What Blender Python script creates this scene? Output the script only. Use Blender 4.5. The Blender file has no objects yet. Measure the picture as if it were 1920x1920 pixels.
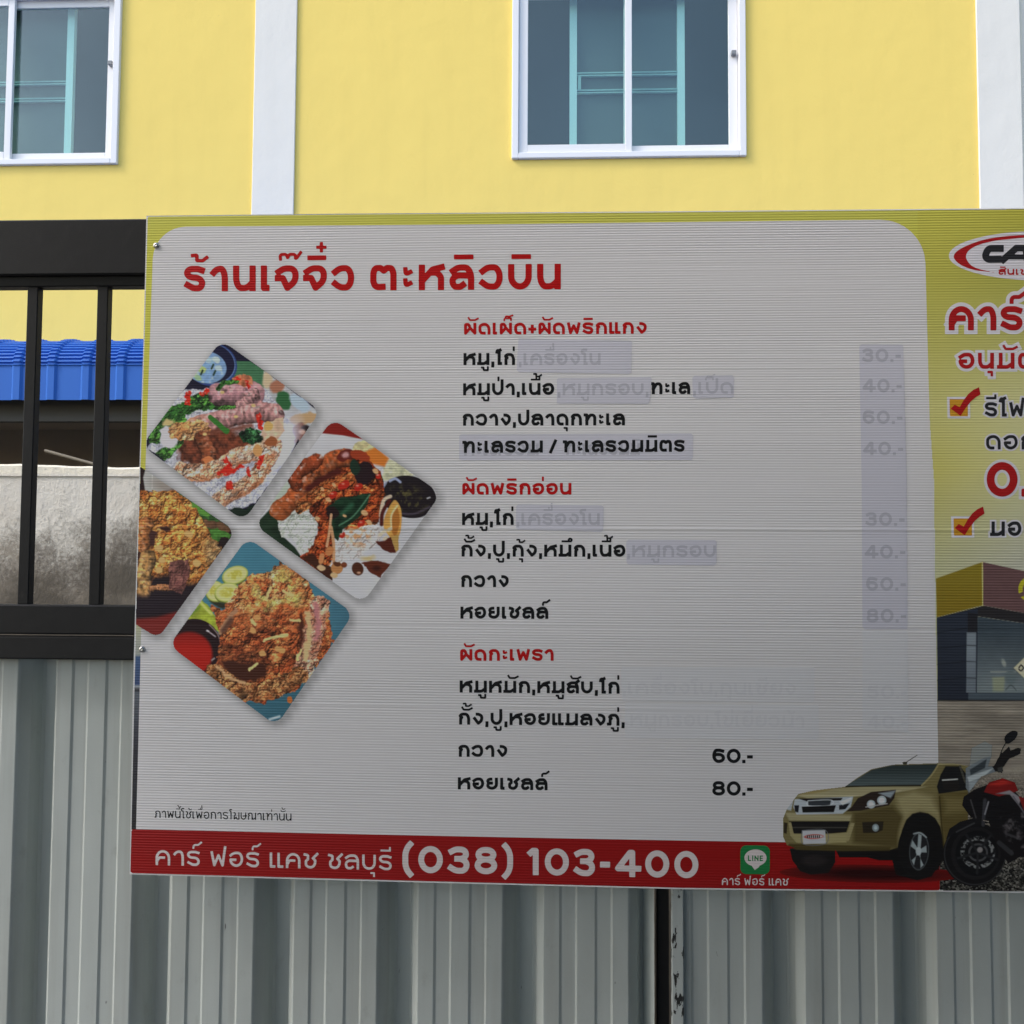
import bpy, math, random
import numpy as np

# ---------------------------------------------------------------- camera, light, exposure
sc = bpy.context.scene
COL = sc.collection
F = 1923.0                      # focal length in pixels of the 1920 px wide photograph
CAM = np.array((0.0, -1.87, 1.55))
YAW, PITCH, ROLL = (math.radians(a) for a in (2.552, 3.235, -0.318))
def _rot(yaw, pitch, roll):
    cy, sy, cp, sp, cr, sr = math.cos(yaw), math.sin(yaw), math.cos(pitch), math.sin(pitch), math.cos(roll), math.sin(roll)
    return (np.array([[cy, -sy, 0], [sy, cy, 0], [0, 0, 1]]) @ np.array([[1, 0, 0], [0, cp, -sp], [0, sp, cp]])
            @ np.array([[cr, 0, sr], [0, 1, 0], [-sr, 0, cr]]))
RC = _rot(YAW, PITCH, ROLL)
cam_data = bpy.data.cameras.new("camera")
cam = bpy.data.objects.new("camera", cam_data)
COL.objects.link(cam)
from mathutils import Matrix
_r, _u, _b = RC @ (1, 0, 0), RC @ (0, 0, 1), -(RC @ (0, 1, 0))
cam.matrix_world = Matrix(((_r[0], _u[0], _b[0], CAM[0]), (_r[1], _u[1], _b[1], CAM[1]), (_r[2], _u[2], _b[2], CAM[2]), (0, 0, 0, 1)))
cam_data.sensor_width = 36
cam_data.lens = 36*F/1920
cam_data.clip_start = .05
cam_data.clip_end = 500
sc.camera = cam

SUN_ELEV, SUN_AZ = 42, 246      # degrees; azimuth counted from +Y over +X: behind the camera, from the left
world = bpy.data.worlds.new("World")
sc.world = world
world.use_nodes = True
wn = world.node_tree
bg = wn.nodes["Background"]
sky = wn.nodes.new("ShaderNodeTexSky")
sky.sky_type = 'NISHITA'
sky.sun_disc = False
sky.sun_elevation = math.radians(SUN_ELEV)
sky.sun_rotation = math.radians(SUN_AZ)
sky.air_density = 1.3
sky.dust_density = 2.2
sky.ozone_density = 1.0
# broken grey cloud over the whole sky
_tc = wn.nodes.new("ShaderNodeTexCoord")
_cn = wn.nodes.new("ShaderNodeTexNoise"); _cn.inputs['Scale'].default_value = 2.6; _cn.inputs['Detail'].default_value = 5
_cr = wn.nodes.new("ShaderNodeValToRGB")
_cr.color_ramp.elements[0].position = .34; _cr.color_ramp.elements[0].color = (.74, .76, .80, 1)
_cr.color_ramp.elements[1].position = .66; _cr.color_ramp.elements[1].color = (1.2, 1.2, 1.2, 1)
_cm = wn.nodes.new("ShaderNodeMix"); _cm.data_type = 'RGBA'; _cm.blend_type = 'MULTIPLY'; _cm.inputs[0].default_value = 1
wn.links.new(_tc.outputs['Generated'], _cn.inputs['Vector']); wn.links.new(_cn.outputs['Fac'], _cr.inputs[0])
wn.links.new(sky.outputs[0], _cm.inputs[6]); wn.links.new(_cr.outputs[0], _cm.inputs[7]); wn.links.new(_cm.outputs[2], bg.inputs[0])
bg.inputs[1].default_value = .15
sun_data = bpy.data.lights.new("sun", 'SUN')
sun_data.energy = .75
sun_data.angle = math.radians(12)
sun_data.color = (1, .97, .93)
sun = bpy.data.objects.new("sun", sun_data)
COL.objects.link(sun)
_e, _a = math.radians(SUN_ELEV), math.radians(SUN_AZ)
from mathutils import Vector
sun.rotation_euler = Vector((math.cos(_e)*math.sin(_a), math.cos(_e)*math.cos(_a), math.sin(_e))).to_track_quat('Z', 'Y').to_euler()
vs = sc.view_settings
vs.view_transform = 'Standard'
vs.look = 'None'
vs.gamma = 1
vs.use_curve_mapping = False
vs.exposure = 1.0

# ---------------------------------------------------------------- helpers
def W(px, py, y):
    """the point of the plane at depth y that the photograph shows at pixel px, py"""
    d = RC @ ((px-960)/F, 1, -(py-960)/F)
    return CAM+d*((y-CAM[1])/d[1])
_BU = np.linspace(0, 1.8, 361)
_BS = 1/(1+np.exp(-(_BU-1)/.035))
_BB = np.concatenate([[0], np.cumsum((2*_BU*(1-_BS)-.25*_BS)[:-1]*(_BU[1]-_BU[0]))])
def bow(x, z):
    """the board rides over the fence's middle rail: it leans out down to the rail and hangs plumb below it"""
    b = np.interp((2.215-z)/.775, _BU, _BB)
    return -.030*b*np.exp(-((x-.25)/1.0)**2)
def S(px, py, lift=0.0):
    """points on the face of the sign board; lift = metres in front of it"""
    px = np.asarray(px, float); py = np.asarray(py, float)
    v = np.stack([(px-960)/F, np.ones_like(px), -(py-960)/F], -1) @ RC.T
    y = np.zeros(px.shape)
    for _ in range(3):
        p = CAM+v*((y-CAM[1])/v[..., 1])[..., None]
        y = bow(p[..., 0], p[..., 2])-lift*.42
    return CAM+v*((y-CAM[1])/v[..., 1])[..., None]

def lin(c):
    c = np.asarray(c, float)/255
    return np.where(c <= .04045, c/12.92, ((c+.055)/1.055)**2.4)
_WY = [380, 560, 760, 1000, 1150, 1250, 1450, 1680]
_WV = [156, 152, 150, 147, 140, 131, 123, 113]
def ink(c, y):
    """printed colour on the board: how it looks in the photo relative to how white board looks at that height"""
    w = lin(np.interp(y, _WY, _WV))
    k = np.asarray(np.interp(y, [400, 700, 1000, 1400, 1680], [.84, .77, .75, .72, .65]))[..., None]
    return np.clip(lin(np.asarray(c, float)*k)/np.asarray(w)[..., None]*.78, .004, .84)

def mat(name, color, rough=.5, metal=0., spec=.5):
    m = bpy.data.materials.new(name)
    m.use_nodes = True
    b = m.node_tree.nodes["Principled BSDF"]
    b.inputs["Base Color"].default_value = (*color[:3], 1)
    b.inputs["Roughness"].default_value = rough
    b.inputs["Metallic"].default_value = metal
    b.inputs["Specular IOR Level"].default_value = spec
    return m
def N(m, t, **k):
    n = m.node_tree.nodes.new(t)
    for a, v in k.items(): setattr(n, a, v)
    return n
def L(m, a, b): m.node_tree.links.new(a, b)
def bsdf(m): return m.node_tree.nodes["Principled BSDF"]
def pos(m, scale=(1, 1, 1)):
    g = N(m, 'ShaderNodeNewGeometry'); mp = N(m, 'ShaderNodeMapping')
    mp.inputs['Scale'].default_value = scale
    L(m, g.outputs['Position'], mp.inputs['Vector'])
    return mp.outputs[0]
def noise(m, scale, detail=4, vec=None, rough=.55):
    n = N(m, 'ShaderNodeTexNoise')
    n.inputs['Scale'].default_value = scale; n.inputs['Detail'].default_value = detail; n.inputs['Roughness'].default_value = rough
    L(m, vec if vec is not None else pos(m), n.inputs['Vector'])
    return n.outputs['Fac']
def ramp(m, fac, stops):
    r = N(m, 'ShaderNodeValToRGB')
    e = r.color_ramp.elements
    while len(e) < len(stops): e.new(.5)
    for i, (p, c) in enumerate(stops):
        e[i].position = p; e[i].color = (*c, 1) if len(c) == 3 else c
    L(m, fac, r.inputs[0])
    return r.outputs[0]
def math_(m, op, a, b=None, clamp=False):
    n = N(m, 'ShaderNodeMath', operation=op, use_clamp=clamp)
    for i, v in enumerate((a, b)):
        if v is None: continue
        if isinstance(v, (int, float)): n.inputs[i].default_value = v
        else: L(m, v, n.inputs[i])
    return n.outputs[0]
def mix(m, fac, a, b, mode='MIX'):
    n = N(m, 'ShaderNodeMix', data_type='RGBA', blend_type=mode)
    for i, v in ((0, fac), (6, a), (7, b)):
        if isinstance(v, (int, float)): n.inputs[i].default_value = v
        elif isinstance(v, tuple): n.inputs[i].default_value = (*v, 1)
        else: L(m, v, n.inputs[i])
    return n.outputs[2]
def bump(m, h, strength, dist):
    b = N(m, 'ShaderNodeBump')
    b.inputs['Strength'].default_value = strength; b.inputs['Distance'].default_value = dist
    L(m, h, b.inputs['Height'])
    L(m, b.outputs[0], bsdf(m).inputs['Normal'])

def tag(o, label=None, cat=None, group=None, kind=None):
    for k, v in (('label', label), ('category', cat), ('group', group), ('kind', kind)):
        if v: o[k] = v
    return o
def empty(name, loc, label, cat, group=None):
    o = bpy.data.objects.new(name, None)
    o.location = loc; o.empty_display_size = .1
    COL.objects.link(o)
    return tag(o, label, cat, group)
def mesh(name, verts, faces, material, parent=None, colors=None, smooth=False, label=None):
    """one mesh object; verts in world space"""
    verts = np.asarray(verts, float)
    loc = np.array(parent.location if parent is not None else (0, 0, 0))
    q = parent
    while q is not None and q.parent is not None:
        q = q.parent; loc = loc+np.array(q.location)
    me = bpy.data.meshes.new(name)
    if isinstance(faces, np.ndarray):
        me.vertices.add(len(verts)); me.vertices.foreach_set('co', (verts-loc).astype(np.float32).ravel())
        k = faces.shape[1]
        me.loops.add(faces.size); me.loops.foreach_set('vertex_index', faces.astype(np.int32).ravel())
        me.polygons.add(len(faces)); me.polygons.foreach_set('loop_start', np.arange(0, faces.size, k, dtype=np.int32))
        me.update(calc_edges=True)
    else:
        me.from_pydata((verts-loc).tolist(), [], faces)
        me.update()
    if colors is not None:
        at = me.color_attributes.new('ink', 'FLOAT_COLOR', 'POINT')
        rgba = np.ones((len(verts), 4), np.float32); rgba[:, :3] = colors
        at.data.foreach_set('color', rgba.ravel())
    if smooth: me.polygons.foreach_set('use_smooth', [True]*len(me.polygons))
    me.materials.append(material)
    o = bpy.data.objects.new(name, me)
    COL.objects.link(o)
    if parent is not None: o.parent = parent
    if label: o['label'] = label
    return o
class MB:
    """collects boxes and tubes into one mesh"""
    def __init__(s): s.v = []; s.f = []
    def box(s, x0, x1, y0, y1, z0, z1, bev=0.0):
        n = len(s.v)
        if bev <= 0:
            s.v += [(x, y, z) for z in (z0, z1) for y in (y0, y1) for x in (x0, x1)]
            s.f += [tuple(n+i for i in q) for q in ((0, 2, 3, 1), (4, 5, 7, 6), (0, 1, 5, 4), (2, 6, 7, 3), (0, 4, 6, 2), (1, 3, 7, 5))]
            return s
        b = bev
        import itertools
        idx = {}
        for sx, sy, sz in itertools.product((0, 1), repeat=3):
            for a in range(3):
                p = [x0 if sx == 0 else x1, y0 if sy == 0 else y1, z0 if sz == 0 else z1]
                sg = [1 if q == 0 else -1 for q in (sx, sy, sz)]
                for k in range(3):
                    if k != a: p[k] += sg[k]*b
                idx[(sx, sy, sz, a)] = len(s.v); s.v.append(tuple(p))
        I = lambda c, a: idx[(*c, a)]
        def quad(q): s.f.append(tuple(q))
        for a in range(3):
            u, w = [k for k in range(3) if k != a]
            for sd in (0, 1):
                cs = []
                for m_, n_ in ((0, 0), (1, 0), (1, 1), (0, 1)):
                    c = [0, 0, 0]; c[a] = sd; c[u] = m_; c[w] = n_; cs.append(tuple(c))
                q = [I(c, a) for c in cs]
                flip = (sd == 0) ^ (a == 1)
                quad(q[::-1] if flip else q)
        for a in range(3):                      # edges along axis a
            u, w = [k for k in range(3) if k != a]
            for m_ in (0, 1):
                for n_ in (0, 1):
                    c0 = [0, 0, 0]; c1 = [0, 0, 0]
                    c0[u] = c1[u] = m_; c0[w] = c1[w] = n_; c1[a] = 1
                    q = [I(tuple(c0), u), I(tuple(c1), u), I(tuple(c1), w), I(tuple(c0), w)]
                    quad(q if (m_ ^ n_ ^ (a == 1)) else q[::-1])
        for c in itertools.product((0, 1), repeat=3):
            q = [I(c, 0), I(c, 1), I(c, 2)]
            quad(q if (sum(c) % 2) else q[::-1])
        return s
    def tube(s, p, q, r, n=10):
        p, q = np.array(p, float), np.array(q, float)
        d = (q-p)/np.linalg.norm(q-p)
        a = np.cross(d, (0, 0, 1) if abs(d[2]) < .9 else (1, 0, 0)); a /= np.linalg.norm(a); b = np.cross(d, a)
        k = len(s.v)
        for e in (p, q):
            for i in range(n):
                t = 2*math.pi*i/n
                s.v.append(tuple(e+r*(a*math.cos(t)+b*math.sin(t))))
        for i in range(n):
            j = (i+1) % n
            s.f.append((k+i, k+j, k+n+j, k+n+i))
        s.f.append(tuple(k+i for i in range(n))[::-1]); s.f.append(tuple(k+n+i for i in range(n)))
        return s
    def build(s, name, material, parent=None, label=None, smooth=False):
        return mesh(name, s.v, s.f, material, parent, label=label, smooth=smooth)

# ---------------------------------------------------------------- lettering
# Stroke letters drawn after the lettering on the sign; box 1 high, x in box widths.
# "x,y,r" = corner rounded with radius r; strokes end square.
G = {
'ร': (.84, '.98,.93 .72,1,.2 0,1,.3 0,.57,.27 1,.53,.3 1,0,.36 .42,0,.3 .03,.17'),
'า': (.70, '.02,.8 .3,1,.3 1,1,.42 1,0'),
'น': (.90, '0,1 0,0,.42 .66,0,.3 .92,.22|1,1 1,0'),
'บ': (.90, '0,1 0,0,.4 1,0,.4 1,1'),
'ป': (.90, '0,1 0,0,.4 1,0,.4 1,1.42'),
'เ': (.38, '0,1 0,0 .75,0'),
'แ': (.86, '0,1 0,0 .3,0|.72,1 .72,0 1.05,0'),
'โ': (.5, '.6,0 .6,1.2,.1 0,1.3,.1 0,1.5,.1 .9,1.5'),
'ไ': (.44, '.55,.0 .55,1.3|.55,0 1.1,0|-.35,1.26 -.2,1.47,.1 .3,1.42,.1 .95,1.5'),
'ใ': (.44, '.55,0 .55,1.1,.08 -.5,1.1,.19 -.5,1.5,.19 .95,1.5|.55,0 1.1,0'),
'จ': (.92, '.0,.82 .32,1,.4 1,1,.5 1,.35,.4 .52,0 .25,.5 -.04,.5'),
'ว': (.88, '.0,.8 .3,1,.4 1,1,.5 1,0,.5 .3,0,.4 0,.2'),
'ง': (.84, '.42,1 1,1,.42 1,.3,.4 .55,0 .1,.52'),
'ต': (1.0, '.46,.02 .1,.0,.2 0,.3,.3 0,.98,.3 .36,1,.1 .52,.86 .68,1,.1 1,.98,.3 1,0'),
'ด': (.94, '.46,.0 .12,.0,.25 0,.3,.25 0,1,.44 1,1,.44 1,0'),
'ถ': (.9, '.35,0 .08,0 .08,.5 .2,.62 0,.8,.1 .22,1,.28 1,1,.4 1,0'),
'ค': (.96, '0,0 0,1,.44 1,1,.44 1,0|.04,.24 .2,.5,.1 .58,.5'),
'ข': (.86, '.0,1 .3,.95,.08 .3,.62 .1,.5,.1 .1,0,.3 1,0,.36 1,1'),
'ช': (.90, '.0,1 .28,.95,.08 .28,.62 .1,.5,.1 .1,0,.3 .92,0,.36 .92,.55 .72,.72 1.1,1.05'),
'ม': (.96, '.1,1 .1,.1|-.04,0 .35,0,.1 .6,0,.3 .92,.22|1,1 1,0'),
'ย': (.90, '.36,1 0,1,.25 0,.56,.2 .42,.56|.3,.56 0,.56,.2 0,0,.35 1,0,.35 1,1'),
'อ': (.90, '0,.8 .3,1,.4 1,1,.45 1,0,.45 0,0,.4 0,.46 .4,.46'),
'ล': (.94, '.02,.82 .3,1,.4 1,1,.42 1,0|.9,.58 0,.6,.28 0,0,.28 .42,.0,.1 .56,.1'),
'ส': (.94, '.02,.82 .3,1,.4 1,1,.42 1,0|.9,.58 0,.6,.28 0,0,.28 .42,.0,.1 .56,.1|.82,.98 1.1,1.2'),
'ห': (.96, '0,1 0,0|.04,.34 .56,.9,.12 1.04,1.02|.5,.74 .8,.74,.2 1,.52,.2 1,0'),
'ผ': (.96, '.4,.84 .3,1,.06 0,1,.1 0,0 .5,.58 1,0 1,1'),
'พ': (1.04, '0,1 .19,0 .5,.78 .81,0 1,1'),
'ฟ': (1.04, '0,1 .19,0 .5,.78 .81,0 1,1.42'),
'ก': (.90, '.08,0 .08,.5 .22,.64 -.0,.78,.05 .2,1,.28 1,1,.42 1,0'),
'ภ': (.90, '-.1,.02 .1,.02 .1,.5 .24,.64 .0,.78,.05 .22,1,.28 1,1,.42 1,0'),
'ท': (.96, '-.05,1 .13,1 .13,0|.15,.44 .5,.98,.15 1,.98,.25 1,0'),
'ฆ': (.95, '.0,1 .25,1,.08 .25,.62 .05,.5,.1 .05,0 .45,.3 .6,0 1,0 1,1'),
'ษ': (.9, '0,1 0,0,.4 1,0,.4 1,1|.45,.5 1.2,.55'),
'ณ': (1.4, '.08,0 .08,.5 .2,.64 0,.8,.1 .2,1,.28 .55,1,.3 .55,0|.55,.3 .7,0,.1 1,.25|1,1 1,0'),
'ะ': (.44, '.08,.92 .14,.71,.05 .5,.71,.1 1.0,.78|.08,.34 .14,.13,.05 .5,.13,.1 1.0,.2'),
'0': (.96, 'o0,.5 0,1,.5 1,1,.5 1,0,.5 0,0,.5 0,.5'),
'1': (.46, '-.1,.9 .3,1 .8,1 .8,0'),
'5': (.84, '.92,1 .1,1 .06,.58 .5,.62,.1 1,.6,.3 1,0,.34 .3,0,.4 0,.14'),
'3': (.84, '.04,.9 .3,1,.3 .96,1,.3 .96,.56,.24 .4,.56|.4,.56 1,.56,.28 1,0,.32 .3,0,.4 0,.14'),
'4': (1.0, '.74,0 .74,1.0 .62,1 0,.26 1.06,.26'),
'6': (.88, '.92,.93 .62,1,.3 0,1,.5 0,0,.42 1,0,.36 1,.62,.32 .1,.62,.2 .04,.45'),
'8': (.88, 'o.5,.55 .05,.55,.25 .05,1,.25 .95,1,.25 .95,.55,.25 .5,.55|o.5,.55 0,.55,.3 0,0,.3 1,0,.3 1,.55,.3 .5,.55'),
'9': (.88, '.1,.07 .38,0,.3 1,0,.5 1,1,.4 0,1,.34 0,.38,.3 1,.38,.3 1,.6'),
'(': (.42, '1,1.2 .0,.95,.6 0,.05,.6 1,-.2'),
')': (.42, '0,1.2 1,.95,.6 1,.05,.6 0,-.2'),
'-': (.40, '0,.42 1,.42'),
'+': (.62, '0,.42 1,.42|.5,.1 .5,.76'),
'/': (.62, '0,-.1 1,1.1'),
'.': (.20, '.5,.0 .5,.01'),
',': (.22, '.6,.06 .6,-.06 .2,-.26'),
'L': (.6, '0,1 0,0 1,0'), 'I': (.26, '.5,1 .5,0'), 'N': (.8, '0,0 0,1 1,0 1,1'),
'E': (.64, '1,1 0,1 0,0 1,0|0,.5 .9,.5'), ' ': (.34, ''),
}
# marks: x from the right edge of the letter under them, in letter heights
MK = {
'ิ': (.19, '-.68,1.29 -.12,1.29'), 'ี': (.17, '-.68,1.29 -.12,1.29|-.12,1.29 -.12,1.48'),
'ื': (.15, '-.68,1.28 -.08,1.28|-.32,1.28 -.32,1.48|-.08,1.28 -.08,1.48'),
'ึ': (.16, '-.68,1.28 -.2,1.28|o-.2,1.4 -.2,1.5,.1 .02,1.5,.1 .02,1.28,.1 -.2,1.28,.1 -.2,1.4'),
'ั': (.16, '-.6,1.42 -.5,1.24,.1 -.1,1.24,.1 .12,1.36'),
'็': (.14, '-.6,1.2 -.6,1.38,.1 -.08,1.38 -.08,1.22|-.5,1.38 -.5,1.56,.08 -.2,1.52,.06 .04,1.62'),
'่': (.17, '-.1,1.24 -.1,1.46'), '้': (.14, '-.5,1.40 -.32,1.42,.05 -.34,1.2,.04 -.1,1.2,.06 .06,1.32'),
'๊': (.12, '-.72,1.24 -.74,1.43,.09 -.5,1.43,.07 -.44,1.3 -.36,1.43,.07 -.12,1.43,.08 -.14,1.2,.04 .08,1.5'),
'๋': (.13, '-.22,1.22 -.22,1.50|-.36,1.36 -.08,1.36'),
'์': (.17, '-.42,1.18 -.42,1.38,.14 -.12,1.38,.1 .08,1.54'),
'ุ': (.16, '-.3,-.2 -.12,-.2 -.12,-.40'), 'ู': (.16, '-.6,-.2 -.48,-.2 -.46,-.42,.06 -.12,-.42,.04 -.12,-.18'),
}
UPV = 'ิีืึั็'

def fillet(pts):
    out = []
    n = len(pts)
    for i, (x, y, r) in enumerate(pts):
        if i in (0, n-1) or r <= 0:
            out.append((x, y)); continue
        p = np.array((x, y), float); a = np.array(pts[i-1][:2])-p; b = np.array(pts[i+1][:2])-p
        la, lb = np.hypot(*a), np.hypot(*b)
        if la < 1e-6 or lb < 1e-6: continue
        a /= la; b /= lb
        ang = math.acos(max(-1, min(1, float(a@b))))
        if ang > 3.1: out.append((x, y)); continue
        t = r/math.tan(ang/2)
        fa = la*(.5 if pts[i-1][2] > 0 else .98); fb = lb*(.5 if pts[i+1][2] > 0 else .98)
        ta, tb = min(t, fa), min(t, fb)
        p0, p2 = p+a*ta, p+b*tb
        k = .55 if ang < 1.9 else .62
        c0, c1 = p0+(p-p0)*k, p2+(p-p2)*k
        for s in np.linspace(0, 1, 9):
            q = (1-s)**3*p0+3*(1-s)**2*s*c0+3*(1-s)*s*s*c1+s**3*p2
            out.append((float(q[0]), float(q[1])))
    return out

def strokes_of(spec, fx, fy):
    res = []
    for st in spec.split('|'):
        if not st: continue
        closed = st[0] == 'o'
        pts = []
        for tok in st.lstrip('o').split():
            v = [float(q) for q in tok.split(',')]
            pts.append((fx(v[0]), fy(v[1]), v[2] if len(v) > 2 else 0))
        res.append((fillet(pts), closed))
    return res

def layout(text, w, gap, k=1.0, spc=.34):
    """-> list of (polyline, weight, closed) in letter heights, and width"""
    x = 0; out = []; base = None; upper = False; first = True; tall = False
    for ch in text:
        if ch in MK:
            mw, sp = MK[ch]
            mw = mw*(w/.25)**.8
            dy = .34 if (upper and ch not in UPV and ch not in 'ุู') else 0
            dx = -.3 if tall and ch not in 'ุู' else 0
            for pl, c in strokes_of(sp, lambda v: base+(v+dx)*k, lambda v: v+dy):
                out.append((pl, mw, c))
            if ch in UPV: upper = True
            continue
        b, sp = G[ch]
        if ch == ' ':
            x += spc*k; continue
        if not first: x += gap*k
        first = False
        b = b*k
        ww = w*.72 if ch in 'ะ' else w
        h = w/2
        hh = min(h, b/2-.01)
        for pl, c in strokes_of(sp, lambda v: x+hh+v*(b-2*hh), lambda v: h+v*(1-w)):
            out.append((pl, ww, c))
        x += b; base = x; upper = False; tall = ch in 'ปฟ'
    return out, x

def text_strokes(text, x0, y0, x1, y1, H, w=.25, gap=.17, spc=.34, slant=0):
    """strokes in photo pixels; ink runs from x0 to x1, baseline from y0 to y1"""
    _, W = layout(text, w, gap, 1, spc)
    k = 1.0 if x1 is None else (x1-x0)/H/W
    st, W = layout(text, w, gap, k, spc)
    if x1 is None: x1 = x0+W*H
    sl = (y1-y0)/(x1-x0)
    return [([(x0+(px+slant*py)*H, y0+px*H*sl-py*H) for px, py in pl], ww*H, c) for pl, ww, c in st]

def strokes_sdf(sts, step, pad=0, grow=0):
    xs = [p[0] for s in sts for p in s[0]]; ys = [p[1] for s in sts for p in s[0]]
    wm = max(s[1] for s in sts)/2+pad+grow+2*step
    x0, y0 = min(xs)-wm, min(ys)-wm
    nx = int((max(xs)+wm-x0)/step)+2; ny = int((max(ys)+wm-y0)/step)+2
    F = np.full((ny, nx), 1e3)
    for pl, w, closed in sts:
        h = w/2; n = len(pl)-1
        for i in range(n):
            ax, ay = pl[i]; bx, by = pl[i+1]
            L = math.hypot(bx-ax, by-ay)
            if L < 1e-6: continue
            m = h*1.5+pad+grow+2*step
            i0 = max(0, int((min(ax, bx)-m-x0)/step)); i1 = min(nx, int((max(ax, bx)+m-x0)/step)+2)
            j0 = max(0, int((min(ay, by)-m-y0)/step)); j1 = min(ny, int((max(ay, by)+m-y0)/step)+2)
            X = x0+np.arange(i0, i1)[None, :]*step-ax; Y = y0+np.arange(j0, j1)[:, None]*step-ay
            ux, uy = (bx-ax)/L, (by-ay)/L
            a = X*ux+Y*uy; p = np.abs(X*uy-Y*ux)
            d = np.hypot(p, np.maximum(0, np.maximum(-a, a-L)))-h
            if i == 0 and not closed: d = np.where(a < 0, np.maximum(p-h, -a-h), d)
            if i == n-1 and not closed: d = np.where(a > L, np.maximum(p-h, a-L-h), d)
            F[j0:j1, i0:i1] = np.minimum(F[j0:j1, i0:i1], d)
    return F-grow, x0, y0
# ---------------------------------------------------------------- printed pictures (painted per point, no image files)
_T = np.random.RandomState(5).rand(4, 256, 256)
def vn(x, y, s=0):
    t = _T[s % 4]
    x = x+(s*37.7); y = y+(s*91.3)
    xi = np.floor(x).astype(int); yi = np.floor(y).astype(int)
    fx = x-xi; fy = y-yi
    fx = fx*fx*(3-2*fx); fy = fy*fy*(3-2*fy)
    a = t[yi % 256, xi % 256]; b = t[yi % 256, (xi+1) % 256]
    c = t[(yi+1) % 256, xi % 256]; d = t[(yi+1) % 256, (xi+1) % 256]
    return (a*(1-fx)+b*fx)*(1-fy)+(c*(1-fx)+d*fx)*fy
def fbm(x, y, sc, o=3, s=0):
    r = 0; a = 1.; n = 0
    for i in range(o):
        r = r+a*(vn(x/sc, y/sc, s+i)-.5)*2; n += a; a *= .55; sc *= .5
    return r/n
def worley(x, y, s=0):
    xi = np.floor(x).astype(int); yi = np.floor(y).astype(int)
    f1 = np.full(x.shape, 9.); f2 = np.full(x.shape, 9.)
    dx = np.zeros(x.shape); dy = np.zeros(x.shape); cid = np.zeros(x.shape)
    for j in (-1, 0, 1):
        for i in (-1, 0, 1):
            cx, cy = (xi+i+s*17) % 256, (yi+j+s*29) % 256
            px = xi+i+_T[0][cy, cx]; py = yi+j+_T[1][cy, cx]
            ex, ey = x-px, y-py
            d = np.hypot(ex, ey)
            n = d < f1
            f2 = np.where(n, f1, np.minimum(f2, d))
            dx = np.where(n, ex, dx); dy = np.where(n, ey, dy)
            cid = np.where(n, _T[2][cy, cx], cid); f1 = np.where(n, d, f1)
    return f1, f2, dx, dy, cid
def smooth_pts(p, closed, n=5):
    p = [np.array(q, float) for q in p]; N = len(p); out = []
    for i in range(N if closed else N-1):
        if closed: a, b, c, d = p[i-1], p[i], p[(i+1) % N], p[(i+2) % N]
        else: a, b, c, d = p[max(0, i-1)], p[i], p[i+1], p[min(N-1, i+2)]
        for t in np.arange(n)/n:
            out.append(.5*((2*b)+(c-a)*t+(2*a-5*b+4*c-d)*t*t+(3*b-a-3*c+d)*t**3))
    if not closed: out.append(p[-1])
    return np.array(out)
def segdist(X, Y, p, closed):
    d = np.full(X.shape, 1e4); n = len(p)
    for i in range(n if closed else n-1):
        a, b = p[i], p[(i+1) % n]
        e = b-a; L = e@e+1e-9
        t = np.clip(((X-a[0])*e[0]+(Y-a[1])*e[1])/L, 0, 1)
        d = np.minimum(d, np.hypot(X-a[0]-t*e[0], Y-a[1]-t*e[1]))
    return d
def polysd(X, Y, p):
    d = segdist(X, Y, p, True); ins = np.zeros(X.shape, bool); n = len(p)
    for i in range(n):
        a, b = p[i], p[(i+1) % n]
        c = ((a[1] > Y) != (b[1] > Y)) & (X < (b[0]-a[0])*(Y-a[1])/(b[1]-a[1]+1e-12)+a[0])
        ins ^= c
    return np.where(ins, -d, d)
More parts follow.
